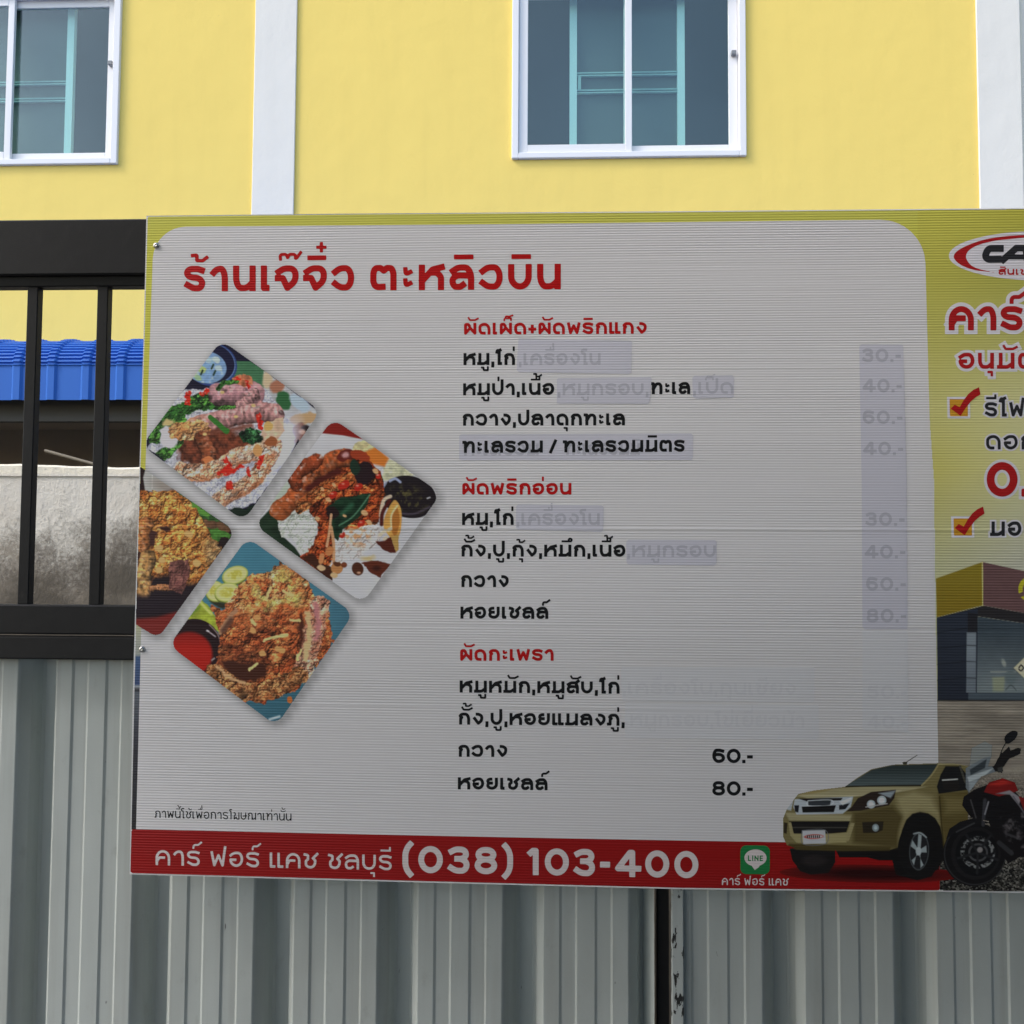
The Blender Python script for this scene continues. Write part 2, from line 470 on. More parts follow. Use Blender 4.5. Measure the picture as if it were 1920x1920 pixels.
class Picture:
    """rgb values as they look in the photo (0..255), on a grid of photo pixels"""
    def __init__(s, x0, y0, x1, y1, step=1.0, base=(128, 128, 128), zoom=(0, 0, 1)):
        s.x = np.arange(x0, x1+.01, step); s.y = np.arange(y0, y1+.01, step)
        s.X, s.Y = np.meshgrid(s.x, s.y); s.z = zoom
        s.c = np.ones(s.X.shape+(3,))*np.array(base, float)
    def P(s, pts): return np.array([(s.z[0]+a*s.z[2], s.z[1]+b*s.z[2]) for a, b in pts])
    def put(s, m, col):
        col = np.array(col, float)
        s.c = s.c*(1-m[..., None])+col*m[..., None]
    def warp(s, w, ws, sd): return s.X+w*fbm(s.X, s.Y, ws, 3, sd), s.Y+w*fbm(s.X, s.Y, ws, 3, sd+7)
    def mpoly(s, pts, soft=1., warp=0, ws=10, sd=0, sm=False):
        p = s.P(pts)
        if sm: p = smooth_pts(p, True)
        X, Y = s.warp(warp, ws, sd) if warp else (s.X, s.Y)
        return np.clip(.5-polysd(X, Y, p)/soft, 0, 1)
    def mell(s, cx, cy, rx, ry, rot=0, soft=1., warp=0, ws=10, sd=0):
        k = s.z[2]; (cx, cy), = s.P([(cx, cy)]); rx *= k; ry *= k
        X, Y = s.warp(warp, ws, sd) if warp else (s.X, s.Y)
        c, n = math.cos(math.radians(rot)), math.sin(math.radians(rot))
        u = ((X-cx)*c+(Y-cy)*n)/rx; v = (-(X-cx)*n+(Y-cy)*c)/ry
        return np.clip(.5-(np.hypot(u, v)-1)*min(rx, ry)/soft, 0, 1)
    def mline(s, pts, w, soft=1., warp=0, ws=10, sd=0):
        p = smooth_pts(s.P(pts), False) if len(pts) > 2 else s.P(pts)
        X, Y = s.warp(warp, ws, sd) if warp else (s.X, s.Y)
        return np.clip(.5-(segdist(X, Y, p, False)-w*s.z[2]/2)/soft, 0, 1)
    def poly(s, pts, col, **k): m = s.mpoly(pts, **k); s.put(m, col); return m
    def ell(s, *a, col=(0, 0, 0), **k): m = s.mell(*a, **k); s.put(m, col); return m
    def line(s, pts, w, col, **k): m = s.mline(pts, w, **k); s.put(m, col); return m
    def crumbs(s, size, pal, sd=0, ax=1., rot=0, con=1.):
        """ragged lit crumbs: two sizes of lumps over fine grain, lit from the upper left"""
        c, n = math.cos(rot), math.sin(rot)
        wx = s.X+size*.55*fbm(s.X, s.Y, size*1.5, 2, sd)+size*.5*fbm(s.X, s.Y, size*.45, 2, sd+4)
        wy = s.Y+size*.55*fbm(s.X, s.Y, size*1.5, 2, sd+7)+size*.5*fbm(s.X, s.Y, size*.45, 2, sd+9)
        u = (wx*c+wy*n)/ax; v = -wx*n+wy*c
        f1, f2, dx, dy, c1 = worley(u/size, v/size, sd)
        g1, g2, ex, ey, c2 = worley(u/size*2.1+3, v/size*2.1, sd+1)
        gr = fbm(s.X, s.Y, size*.6, 3, sd+3); big = fbm(s.X, s.Y, size*3.2, 2, sd+5)
        k1, k2, _, _, c3 = worley((wx+2*size*big)/size/3.1, (wy-2*size*big)/size/3.1, sd+2)
        h = size*((.62+.25*c1)*(1-f1*f1)+(.30+.2*c2)*(1-g1*g1)+.20*gr+.7*big+(1.1+.9*c3)*(1-k1*k1))
        st = s.x[1]-s.x[0]
        hy, hx = np.gradient(h, st)
        li = (1-.42*hx-.55*hy)/np.sqrt(1+.6*(hx*hx+hy*hy))
        cav = np.clip(.45+.45*(1-f1*f1)+.3*big+.25*(1-k1), .2, 1.15)*(1-.55*np.clip(.16-(k2-k1), 0, .16)/.16*np.clip(con, 0, 1))
        pal = np.array(pal, float); N = len(pal)
        k = np.clip(.38*c1+.2*c2+.3*c3+.24*gr+.1, 0, .999)
        col = pal[(k*N).astype(int)]
        li = 1+con*.66*(li*cav*1.2-1)
        return np.clip(col*np.clip(li, .12, 1.7)[..., None], 0, 255)
    def tube(s, pts, w, col, sd=0, ends=None, ribs=.12, gloss=0., warp=3., lumps=.15):
        p = smooth_pts(s.P(pts), False, 7); h = w*s.z[2]/2
        X, Y = s.warp(warp*1.5, h*.8, sd)
        best = np.full(X.shape, 1e4); per = np.zeros(X.shape); al = np.zeros(X.shape); acc = 0
        ny = np.zeros(X.shape)
        for i in range(len(p)-1):
            e = p[i+1]-p[i]; L = math.hypot(*e)+1e-9; e = e/L
            a = (X-p[i][0])*e[0]+(Y-p[i][1])*e[1]; q = (X-p[i][0])*-e[1]+(Y-p[i][1])*e[0]
            d = np.hypot(q, np.maximum(0, np.maximum(-a, a-L)))
            n = d < best
            best = np.where(n, d, best); per = np.where(n, q*(1 if e[0] > 0 else -1), per); al = np.where(n, acc+a, al); acc += L
        m = np.clip(.5-(best-h)/1.2, 0, 1)
        t = np.clip(per/h, -1, 1); nz = np.sqrt(np.maximum(0, 1-np.minimum(1, best/h)**2))
        li = .50+.42*nz-.28*t
        li = li*(1+ribs*np.sin(al/h*9+3*fbm(s.X, s.Y, h, 2, sd)+t*1.5)+(lumps+.12)*fbm(s.X, s.Y, h*.4, 4, sd+2))
        li = li*(1-.45*np.clip((fbm(s.X, s.Y, h*.6, 3, sd+9)-.22)*4, 0, 1))
        fr = fbm(al, q*0+per*.9, 5, 3, sd+6); li = li*(1+.22*fr)
        pale = np.clip((fbm(s.X, s.Y, h*.35, 3, sd+8)-.05)*2.2, 0, 1)*nz
        c = np.array(col, float)*np.clip(li, .15, 1.4)[..., None]*1.12
        c = c*(1-.35*pale[..., None])+np.array((214, 186, 170))*.35*pale[..., None]*np.clip(li, .3, 1.2)[..., None] if gloss < .6 else c
        if ends: c = c*(1-.6*np.clip(1-al/(acc*.22), 0, 1)[..., None])+np.array(ends, float)*.6*np.clip(1-al/(acc*.22), 0, 1)[..., None]
        if gloss:
            sp = np.clip((fbm(s.X, s.Y, h*.45, 2, sd+5)-.28)*5, 0, 1)*np.clip(1-abs(t+.4)*1.6, 0, 1)*gloss
            c = c*(1-sp[..., None])+np.array((225, 215, 210))*sp[..., None]
        s.put(m, c); return m
    def mottle(s, m, amp, sc, sd=0):
        s.c = np.clip(s.c*(1+m*amp*fbm(s.X, s.Y, sc, 3, sd))[..., None], 0, 255)

def soften(c, k=.5):
    """the slight blur of a large-format print"""
    a = c.c
    b = a.copy(); b[1:] += a[:-1]; b[:-1] += a[1:]; b[:, 1:] += a[:, :-1]; b[:, :-1] += a[:, 1:]
    n = np.full(a.shape[:2], 5.); n[0] -= 1; n[-1] -= 1; n[:, 0] -= 1; n[:, -1] -= 1
    c.c = a*(1-k)+b/n[..., None]*k
    return c

def diamond(a, b, c, d, r=20):
    pts = [(q[0], q[1], r) for q in (a, b, c, d)]
    mid = ((a[0]+d[0])/2, (a[1]+d[1])/2, 0)
    return np.array(fillet([mid]+pts+[mid])[:-1])

RICE = [(196, 196, 210), (176, 178, 194), (206, 206, 216), (160, 162, 180)]
FRIED = [(132, 66, 30), (168, 92, 42), (190, 114, 54), (206, 132, 66), (218, 150, 82), (232, 178, 112)]
def food_squid_rice():
    c = Picture(268, 636, 602, 976, 1.0, (24, 22, 42), (260, 630, .1823))
    m = c.poly([(940, 255), (1150, 262), (1300, 360), (1290, 540), (1000, 520)], (64, 112, 78)); c.mottle(m, .12, 12, 3)
    c.ell(745, 290, 270, 225, 15, col=(46, 66, 122)); c.ell(745, 283, 252, 208, 15, col=(100, 130, 178)); c.ell(748, 280, 240, 200, 15, col=(24, 24, 50))
    m = c.ell(690, 320, 215, 165, 10, col=(122, 156, 196)); c.mottle(m, .2, 9, 1)
    m = m*np.clip((fbm(c.X, c.Y, 9, 2, 4)-.25)*4, 0, 1); c.put(m*.8, (186, 200, 196))
    for x, y, r, k in ((650, 345, 48, (172, 190, 120)), (560, 392, 40, (180, 200, 160)), (612, 430, 40, (150, 180, 140)), (820, 330, 40, (176, 196, 200)), (720, 250, 36, (170, 192, 206)), (800, 245, 40, (184, 200, 200))):
        c.ell(x, y, r, r*.75, 20, col=k, warp=2, ws=6, soft=2)
    for x, y in ((640, 395), (770, 400), (750, 335), (575, 375)): c.line([(x, y), (x+18, y-40)], 20, (40, 62, 50))
    m = c.poly([(1285, 360), (1520, 520), (1880, 800), (1600, 1220), (1480, 900), (1290, 600)], (184, 186, 190)); c.mottle(m, .16, 14, 2)
    c.ell(1320, 450, 55, 90, 0, col=(196, 178, 146), warp=3, soft=4); c.ell(1425, 520, 70, 80, 20, col=(164, 108, 84), warp=4, soft=4)
    c.ell(1490, 665, 80, 95, -20, col=(46, 96, 56), warp=4, soft=3); c.ell(1660, 690, 120, 60, 40, col=(172, 190, 210), warp=4, soft=4)
    c.ell(1700, 850, 150, 60, -10, col=(186, 152, 112), warp=4, soft=3); c.ell(1650, 1000, 80, 110, 20, col=(112, 58, 38), warp=4, soft=3)
    c.ell(1715, 950, 45, 35, 0, col=(40, 30, 32), soft=3); c.ell(1680, 985, 36, 26, 0, col=(200, 160, 140), soft=3)
    m = c.mpoly([(360, 620), (500, 540), (640, 560), (800, 520), (1160, 490), (1330, 560), (1420, 700), (1560, 880), (1610, 1060), (1590, 1180), (1400, 1450), (1200, 1720), (1080, 1770), (900, 1790), (500, 1500), (230, 1300), (80, 1190), (160, 1010), (250, 800)], warp=4, ws=9)
    c.put(m, c.crumbs(6, RICE, 1, 1.8, .5, .35)); c.mottle(m, .10, 40, 5)
    c.ell(1480, 1150, 130, 300, 25, col=(206, 206, 228), soft=20)
    m = c.poly([(380, 1060), (900, 980), (1300, 1060), (1420, 1100), (1150, 1220), (700, 1330), (430, 1300)], (96, 48, 32), warp=6, ws=10, soft=8); c.mottle(m, .7, 6, 6)
    GR = [(60, 116, 44), (40, 84, 34), (84, 142, 58), (30, 62, 30)]
    g = c.crumbs(9, GR, 4, 3, -.4, 1.)
    for pts, w in (([(260, 800), (480, 750), (700, 700), (970, 730)], 120), ([(540, 660), (650, 630), (740, 650)], 80), ([(170, 1050), (250, 920), (420, 850)], 130), ([(190, 1250), (320, 1170), (400, 1080)], 120)):
        c.put(c.mline(pts, w, warp=5, ws=8, sd=3), g)
    c.ell(300, 890, 60, 35, -20, col=(196, 176, 120), warp=4, soft=3); c.ell(300, 1040, 110, 110, 0, col=(202, 198, 206), warp=5, soft=3)
    c.put(c.mline([(200, 1000), (180, 1080)], 60, warp=3), g)
    c.tube([(830, 600), (960, 580), (1100, 590), (1170, 600)], 250, (184, 134, 140), 3, ribs=.08, gloss=.5)
    c.tube([(1040, 720), (1140, 640), (1190, 600)], 120, (176, 128, 128), 8, gloss=.5)
    m = c.ell(1070, 460, 110, 60, 10, col=(188, 112, 78), warp=5, ws=7); c.mottle(m, .5, 6, 3)
    c.put(c.mline([(820, 540), (880, 480), (1010, 470)], 50, warp=3), g)
    c.tube([(560, 950), (760, 890), (1000, 830), (1250, 780), (1400, 800)], 200, (178, 128, 126), 5, (214, 146, 96), .14, .55)
    m = c.mline([(400, 980), (520, 970), (640, 960)], 190, warp=5, ws=8, sd=4); c.put(m, c.crumbs(9, [(172, 100, 56), (206, 138, 84), (222, 160, 104), (236, 190, 142)], 6, 1.4, .2, .8))
    m = c.mline([(640, 1010), (900, 980), (1150, 930)], 60, soft=8, warp=5); c.put(m*.8, (112, 54, 36))
    c.tube([(650, 1060), (720, 1200), (720, 1290)], 150, (140, 74, 46), 6, gloss=.3); c.ell(720, 1280, 60, 40, col=(206, 120, 70), warp=3)
    PALE = [(172, 98, 62), (206, 136, 96), (222, 162, 126), (232, 188, 160), (244, 220, 204)]
    pk = c.crumbs(8, PALE, 9, 1.4, -.5, .8)
    for pts, w in (([(450, 1390), (640, 1410), (860, 1340), (1060, 1230), (1250, 1190)], 190), ([(830, 1690), (960, 1610), (1150, 1500), (1290, 1340), (1390, 1120)], 170)):
        m = c.mline(pts, w, warp=4, ws=9, sd=5); c.put(m, pk)
        c.put(c.mline([(x+8, y+w*.42) for x, y in pts], w*.16, soft=5, warp=4, ws=9, sd=5)*.6, (150, 88, 56))
    m = c.poly([(1320, 890), (1490, 830), (1500, 980), (1420, 1060), (1250, 1110), (1270, 980)], (214, 180, 152), warp=3); c.mottle(m, .22, 9, 2)
    c.ell(1330, 930, 45, 50, col=(226, 166, 96), warp=3); c.ell(1220, 1180, 50, 60, col=(204, 150, 92), warp=3); c.ell(1370, 1090, 60, 50, col=(150, 84, 48), warp=4)
    c.put(c.mell(1150, 1030, 125, 80, 10, warp=6, ws=8), c.crumbs(8, [(30, 74, 40), (18, 44, 26), (60, 112, 66)], 5, 2, .6, 1.2))
    c.line([(740, 840), (800, 890), (900, 980)], 60, (52, 112, 42), warp=2)
    for pts, w in (([(510, 590), (500, 660)], 60), ([(690, 590), (710, 560)], 60), ([(1240, 830), (1250, 930)], 70), ([(890, 1270), (930, 1350), (830, 1410)], 60), ([(1235, 1340), (1260, 1260)], 80), ([(1130, 1370), (1140, 1420)], 55), ([(930, 1510), (935, 1560)], 70), ([(1110, 480), (1120, 520)], 50), ([(1000, 445), (1030, 440)], 40), ([(500, 690), (520, 700)], 60), ([(900, 1420), (1060, 1340)], 50), ([(660, 600), (640, 590)], 40)):
        m = c.line(pts, w*.8, (206, 38, 24), warp=5, ws=6, sd=int(pts[0][0])); c.mottle(m, .5, 5, 2); x, y = pts[0]
        c.ell(x-6, y-6, 9, 6, col=(240, 140, 120), soft=2)
    for x, y in ((860, 580), (1000, 830), (1180, 715), (680, 1010)): c.ell(x, y, 22, 16, col=(224, 184, 120), soft=1.5)
    c.poly([(900, 1800), (980, 1765), (1080, 1780), (1200, 1730), (1150, 1900), (950, 1900)], (22, 36, 26), warp=3)
    c.poly([(1500, 1540), (1700, 1200), (1640, 1060), (1580, 1190)], (24, 20, 30), soft=2)
    c.poly([(40, 1140), (140, 1200), (300, 1290), (200, 1300)], (26, 24, 40), warp=3)
    return soften(c), diamond((415, 637), (602, 770), (457, 978), (265, 835), 22)
def food_brown_squid():
    c = Picture(478, 784, 826, 1128, 1.0, (192, 192, 196), (475, 780, .1849))
    c.mottle(np.ones(c.X.shape), .05, 60, 2)
    c.poly([(640, 190), (700, 30), (900, 20), (1130, 240), (900, 195), (690, 175)], (126, 28, 22), soft=2)
    c.ell(300, 800, 110, 170, 20, col=(178, 188, 174), soft=20)
    m = c.poly([(20, 1100), (225, 885), (250, 1000), (310, 1230), (420, 1330), (520, 1480), (20, 1200)], (28, 46, 30), soft=2); c.mottle(m, .25, 16, 3)
    m = c.poly([(990, 350), (1030, 280), (1130, 250), (1280, 330), (1100, 380)], (208, 196, 146), warp=4); c.mottle(m, .25, 6, 1)
    c.poly([(1290, 660), (1330, 520), (1380, 430), (1500, 500), (1640, 600), (1440, 650)], (196, 196, 164), warp=3); c.mottle(c.mell(1460, 560, 170, 100), .25, 7, 2)
    c.poly([(1110, 375), (1240, 315), (1375, 430), (1330, 515), (1190, 480)], (214, 116, 44), soft=4)
    c.ell(1580, 820, 280, 212, 14, col=(30, 24, 28)); m = c.mell(1560, 840, 190, 120, 14, soft=20); c.put(m*np.clip(fbm(c.X, c.Y, 7, 3, 2)*2, 0, 1), (86, 80, 48))
    c.line([(1385, 660), (1440, 635), (1490, 670)], 26, (156, 166, 196), soft=2); c.line([(1320, 720), (1345, 680)], 20, (140, 150, 176), soft=2); c.line([(1765, 835), (1790, 825)], 14, (190, 190, 200), soft=2)
    c.line([(1510, 990), (1640, 990), (1790, 920)], 20, (70, 62, 74), soft=3)
    m = c.mpoly([(215, 980), (450, 955), (570, 960), (650, 1100), (600, 1360), (480, 1400), (390, 1230), (290, 1240)], warp=4, ws=7); c.put(m, c.crumbs(6, [(204, 212, 200), (220, 224, 214), (184, 192, 180)], 2, 1.9, .6, .5))
    m = c.mpoly([(820, 1300), (940, 1130), (1230, 1080), (1320, 1180), (1230, 1310), (1080, 1430), (840, 1500)], warp=5, ws=9)
    c.put(m, c.crumbs(6, [(222, 212, 208), (206, 196, 192), (232, 226, 222)], 3, 1.7, -.4, .45))
    m = m*c.mell(1050, 1190, 130, 130, soft=14, warp=8)*np.clip(.5+2*fbm(c.X, c.Y, 8, 2, 1), 0, 1); c.put(m*.8, (206, 140, 84))
    BR = [(70, 26, 14), (104, 40, 20), (136, 56, 26), (168, 78, 38), (206, 122, 70)]
    m = c.mpoly([(430, 700), (640, 560), (900, 345), (1080, 365), (1190, 460), (1290, 560), (1330, 760), (1270, 1080), (1100, 1130), (900, 1150), (830, 1250), (800, 1500), (650, 1620), (470, 1430), (620, 1300), (660, 1100), (560, 950), (440, 960)], warp=4, ws=9)
    c.put(m, c.crumbs(9, BR, 4, 1.4, .3, 1.1)); c.mottle(m, .35, 30, 4)
    c.tube([(270, 960), (400, 850), (520, 700), (640, 580), (800, 460), (930, 420)], 190, (158, 78, 40), 3, (170, 88, 44), .10, .5)
    c.tube([(440, 700), (430, 620), (520, 520), (640, 460)], 150, (140, 62, 34), 7, None, .06, .8)
    c.line([(560, 740), (700, 650), (860, 560)], 60, (74, 26, 20), soft=5, warp=4)
    m = c.mline([(480, 920), (640, 790), (800, 700), (980, 630)], 130, warp=4, ws=8); c.put(m, c.crumbs(8, [(176, 96, 48), (150, 74, 36), (204, 128, 74)], 8, 2.2, -.6, .9))
    c.ell(940, 400, 90, 60, -20, col=(96, 34, 26), warp=4); c.ell(930, 405, 40, 28, 20, col=(190, 140, 140), warp=4, soft=4); c.ell(1080, 400, 110, 50, 20, col=(150, 56, 30), warp=4)
    c.ell(1130, 580, 95, 120, 10, col=(36, 22, 26), warp=4); c.ell(1030, 520, 50, 80, 0, col=(26, 46, 34), warp=4)
    m = c.poly([(740, 940), (900, 820), (1190, 785), (1140, 930), (1060, 1040), (900, 1160), (850, 1270), (800, 1200), (790, 1050)], (22, 46, 30), warp=3); c.mottle(m, .5, 12, 2)
    c.line([(870, 1110), (1020, 1010), (1180, 800)], 14, (84, 132, 100), soft=2); c.line([(900, 990), (1000, 900)], 40, (44, 88, 62), soft=7)
    c.ell(800, 980, 70, 60, 0, col=(34, 20, 20), warp=4)
    for x, y, r in ((920, 700, 60), (810, 800, 45), (1065, 720, 50), (1270, 610, 34), (900, 1210, 40), (1100, 1090, 45)): c.ell(x, y, r, r*.7, -40, col=(176, 38, 24), warp=3); c.ell(x-10, y-12, 14, 8, col=(230, 150, 130), soft=2)
    for x, y, r in ((820, 700, 26), (700, 740, 24), (1240, 560, 34), (760, 850, 28), (930, 1010, 22), (1180, 1080, 34), (1130, 980, 40), (650, 1040, 26)): c.ell(x, y, r, r*.7, 30, col=(214, 164, 116), warp=2, soft=1.6)
    c.line([(790, 1000), (770, 1180), (745, 1320)], 26, (204, 158, 118)); c.line([(790, 1130), (815, 1300), (815, 1480)], 30, (196, 148, 106))
    c.poly([(500, 1440), (600, 1390), (700, 1500), (820, 1540), (800, 1660), (700, 1600)], (60, 30, 18), warp=3)
    for x, y, a, b, k in ((690, 1540, 46, 26, (212, 172, 130)), (770, 1370, 40, 50, (188, 120, 72)), (690, 1450, 26, 60, (196, 132, 84)), (850, 1540, 60, 60, (178, 122, 72)), (850, 1500, 40, 20, (84, 44, 24)), (820, 1610, 36, 28, (206, 170, 124))): c.ell(x, y, a, b, 15, col=k, warp=2)
    m = c.poly([(1320, 1120), (1340, 1000), (1420, 860), (1475, 890), (1505, 1000), (1490, 1180), (1430, 1270), (1370, 1210)], (206, 152, 76), sm=True); c.mottle(m, .15, 10, 2)
    c.poly([(1390, 1130), (1400, 1010), (1450, 920), (1480, 1000), (1480, 1100), (1440, 1220)], (168, 104, 44), soft=2, sm=True); c.line([(1400, 1150), (1400, 1010), (1460, 910)], 18, (226, 200, 150), soft=2)
    c.line([(1290, 1010), (1320, 860), (1390, 815)], 36, (206, 186, 162), soft=2); c.line([(1300, 1100), (1310, 980), (1380, 860)], 36, (76, 26, 22), soft=2)
    for x, y in ((1330, 1170), (1340, 1240), (1290, 1200), (1380, 1150)): c.ell(x, y, 30, 18, -40, col=(226, 192, 166), soft=1.5)
    c.poly([(1240, 1275), (1330, 1260), (1400, 1230), (1440, 1380), (1390, 1390), (1310, 1350)], (78, 32, 22), warp=2); c.poly([(1400, 1230), (1470, 1200), (1470, 1350), (1440, 1380)], (176, 140, 76), warp=2)
    c.ell(920, 1510, 30, 28, col=(112, 56, 32)); c.ell(1058, 1550, 58, 68, -20, col=(72, 36, 22)); c.ell(1070, 1590, 20, 12, col=(196, 150, 120), soft=2)
    c.poly([(1100, 1490), (1200, 1462), (1400, 1500), (1290, 1640), (1200, 1590)], (88, 38, 24), warp=3); c.ell(1250, 1545, 40, 26, col=(56, 24, 18), soft=4); c.ell(1160, 1440, 70, 24, col=(196, 178, 130), warp=4, soft=4)
    return soften(c), diamond((624, 784), (828, 925), (680, 1132), (477, 985), 22)
def food_garlic_left():
    c = Picture(246, 870, 440, 1196, 1.0, (36, 22, 22), (240, 860, .177))
    c.poly([(160, 200), (190, 90), (260, 60), (520, 300), (300, 360), (180, 340)], (176, 176, 172), soft=2); c.line([(258, 120), (255, 320)], 8, (214, 214, 212)); c.ell(380, 290, 130, 60, 20, col=(150, 140, 132), soft=14)
    m = c.poly([(470, 280), (640, 420), (1000, 680), (1120, 760), (860, 800), (640, 560)], (52, 88, 44), warp=3); c.mottle(m, .4, 10, 3)
    m = c.poly([(640, 470), (700, 460), (860, 600), (840, 640), (720, 560)], (92, 146, 58), warp=4, soft=4)
    m = c.poly([(790, 640), (1000, 680), (1100, 760), (1050, 790), (820, 730)], (98, 68, 48), warp=3); c.mottle(m, .4, 6, 1)
    m = c.poly([(860, 760), (940, 730), (1090, 800), (1080, 850), (980, 830), (960, 910), (880, 850)], (72, 124, 50), warp=4, ws=7); c.mottle(m, .4, 7, 2)
    c.poly([(980, 850), (1090, 850), (1010, 950)], (34, 26, 26), soft=3)
    m = c.mpoly([(100, 350), (300, 350), (480, 335), (650, 450), (780, 620), (860, 780), (990, 950), (920, 1080), (870, 1180), (720, 1330), (640, 1370), (580, 1440), (430, 1390), (300, 1250), (240, 1380), (200, 1470), (70, 1450), (80, 1200), (100, 900)], warp=5, ws=8)
    c.put(m, c.crumbs(7, FRIED, 3, 1.3, .4, 1.0)); c.mottle(m, .30, 34, 4)
    c.put(m*c.mell(920, 1000, 110, 160, -20, soft=12)*.7, c.crumbs(7, [(190, 160, 116), (160, 126, 84)], 7))
    for pts in ([(230, 740), (320, 780), (280, 900), (230, 930)], [(90, 960), (190, 960), (120, 1140), (80, 1150)], [(300, 720), (470, 740), (400, 790)]): c.poly(pts, (62, 36, 32), warp=5, soft=3)
    c.tube([(200, 680), (160, 790), (150, 930)], 150, (182, 112, 62), 4, lumps=.5); c.tube([(210, 1060), (160, 1240), (160, 1430)], 170, (186, 138, 82), 6, lumps=.5)
    c.poly([(250, 1260), (450, 1230), (640, 1330), (760, 1320), (600, 1500), (230, 1500), (230, 1380)], (30, 20, 26), soft=10)
    c.tube([(250, 1380), (320, 1365), (440, 1370)], 60, (170, 110, 70), 2)
    m = c.mpoly([(440, 1080), (640, 1065), (660, 1200), (620, 1330), (570, 1445), (430, 1390)], warp=4, ws=8); c.put(m, c.crumbs(10, [(122, 78, 70), (100, 60, 56), (140, 92, 78)], 6, 2.5, 1.4, .6))
    for x, y in ((330, 1180), (330, 950), (640, 800), (360, 1080), (730, 1110)): c.ell(x, y, 44, 34, 10, col=(206, 166, 104), warp=2, soft=2)
    for a, b in (((400, 860), (520, 770)), ((470, 790), (580, 770)), ((370, 990), (430, 950)), ((600, 1000), (620, 1060)), ((480, 1040), (560, 1060))): c.line([a, b], 18, (228, 182, 96))
    c.poly([(40, 1450), (620, 1450), (500, 1640), (40, 1690)], (30, 20, 28), soft=14)
    c.poly([(40, 1700), (300, 1680), (520, 1620), (520, 1990), (40, 1990)], (110, 30, 26), soft=6)
    return soften(c), np.array([(229, 897), (256.5, 870), (428.5, 986), (433, 993), (435, 1000), (433.5, 1008), (308, 1182), (301, 1189), (292, 1191.5), (283, 1189), (249, 1168)])
def food_garlic_blue():
    c = Picture(318, 1008, 662, 1358, 1.0, (66, 120, 140), (315, 1005, .1849))
    c.put(np.clip((c.Y-1150)/170, 0, 1)*.8, (46, 84, 98)); c.put(np.clip((c.X-560)/90, 0, 1)*.6, (60, 96, 112)); c.mottle(np.ones(c.X.shape), .05, 30, 3)
    def cuc(x, y, a, b, r):
        c.ell(x, y+14, a, b, r, col=(96, 112, 40)); c.ell(x, y, a, b, r, col=(176, 184, 92)); c.ell(x, y, a*.9, b*.88, r, col=(208, 208, 134))
        m = c.mell(x, y, a*.58, b*.52, r, soft=4); c.put(m*np.clip(.6+1.6*fbm(c.X, c.Y, 4, 2, int(x)), 0, 1), (188, 182, 78))
    cuc(480, 560, 100, 110, -30); cuc(680, 395, 135, 88, -18); cuc(600, 570, 128, 98, -12)
    c.poly([(420, 660), (640, 690), (700, 620), (560, 740), (470, 700)], (44, 42, 30), soft=4, warp=2)
    m = c.poly([(180, 850), (330, 630), (420, 720), (500, 850), (520, 980), (430, 920), (330, 850)], (150, 162, 52), warp=2); c.mottle(m, .25, 9, 2)
    c.line([(320, 660), (380, 730), (440, 790)], 26, (196, 212, 110), soft=3); c.line([(230, 800), (320, 720)], 24, (100, 130, 40), soft=4)
    c.ell(268, 1130, 278, 290, -8, col=(30, 15, 18)); c.line([(420, 900), (500, 990), (535, 1100), (525, 1220), (470, 1340), (390, 1420)], 10, (150, 130, 130), soft=2)
    m = c.ell(215, 1200, 235, 225, 0, col=(158, 24, 14), soft=6); c.put(m*np.clip((1215-c.Y)/40, 0, 1)*.6, (84, 16, 14))
    c.line([(400, 960), (480, 1020)], 12, (180, 170, 176), soft=2); c.line([(395, 960), (410, 965)], 18, (190, 186, 190), soft=2); c.line([(445, 1260), (470, 1240)], 16, (150, 140, 140), soft=2)
    m = c.mpoly([(420, 690), (560, 745), (720, 500), (850, 380), (1050, 360), (1140, 255), (1250, 340), (1330, 380), (1420, 470), (1480, 600), (1600, 640), (1650, 860), (1650, 1000), (1690, 1070), (1560, 1250), (1400, 1440), (1290, 1580), (1110, 1620), (960, 1700), (740, 1670), (500, 1500), (390, 1410), (500, 1320), (530, 1000), (480, 830)], warp=6, ws=9)
    a = c.crumbs(8, [(172, 76, 38), (200, 98, 52), (216, 120, 68), (228, 144, 88), (242, 184, 132)], 2, 1.3, .3, 1.0)
    b = c.crumbs(8, [(96, 40, 22), (132, 60, 32), (164, 80, 42), (190, 104, 58), (208, 132, 80)], 5, 1.4, -.3, 1.1)
    t = np.clip((c.Y-1120+18*fbm(c.X, c.Y, 20, 2, 1))/70, 0, 1)[..., None]
    c.put(m, a*(1-t)+b*t)
    yl = m*np.clip((fbm(c.X, c.Y, 22, 3, 6)-.02)*4, 0, 1)*c.mell(1050, 560, 340, 260, 10, soft=20); c.put(yl*.65, c.crumbs(6, [(222, 206, 124), (204, 196, 104), (232, 216, 150)], 4, 2, .8, .9))
    dk = m*np.clip((c.Y-1190)/60, 0, 1)*c.mell(760, 1230, 300, 220, 10, soft=20); c.put(dk*.75, c.crumbs(9, [(92, 46, 28), (70, 34, 22), (122, 66, 38)], 8))
    c.poly([(560, 1260), (760, 1290), (1000, 1300), (1020, 1420), (800, 1470), (600, 1400)], (58, 28, 18), warp=6, soft=4)
    c.line([(530, 980), (600, 850), (690, 760)], 40, (168, 124, 92), warp=3, soft=3); c.line([(560, 960), (640, 850)], 50, (92, 60, 46), soft=5)
    PK = [(160, 90, 66), (190, 122, 96), (212, 152, 122), (232, 186, 156)]
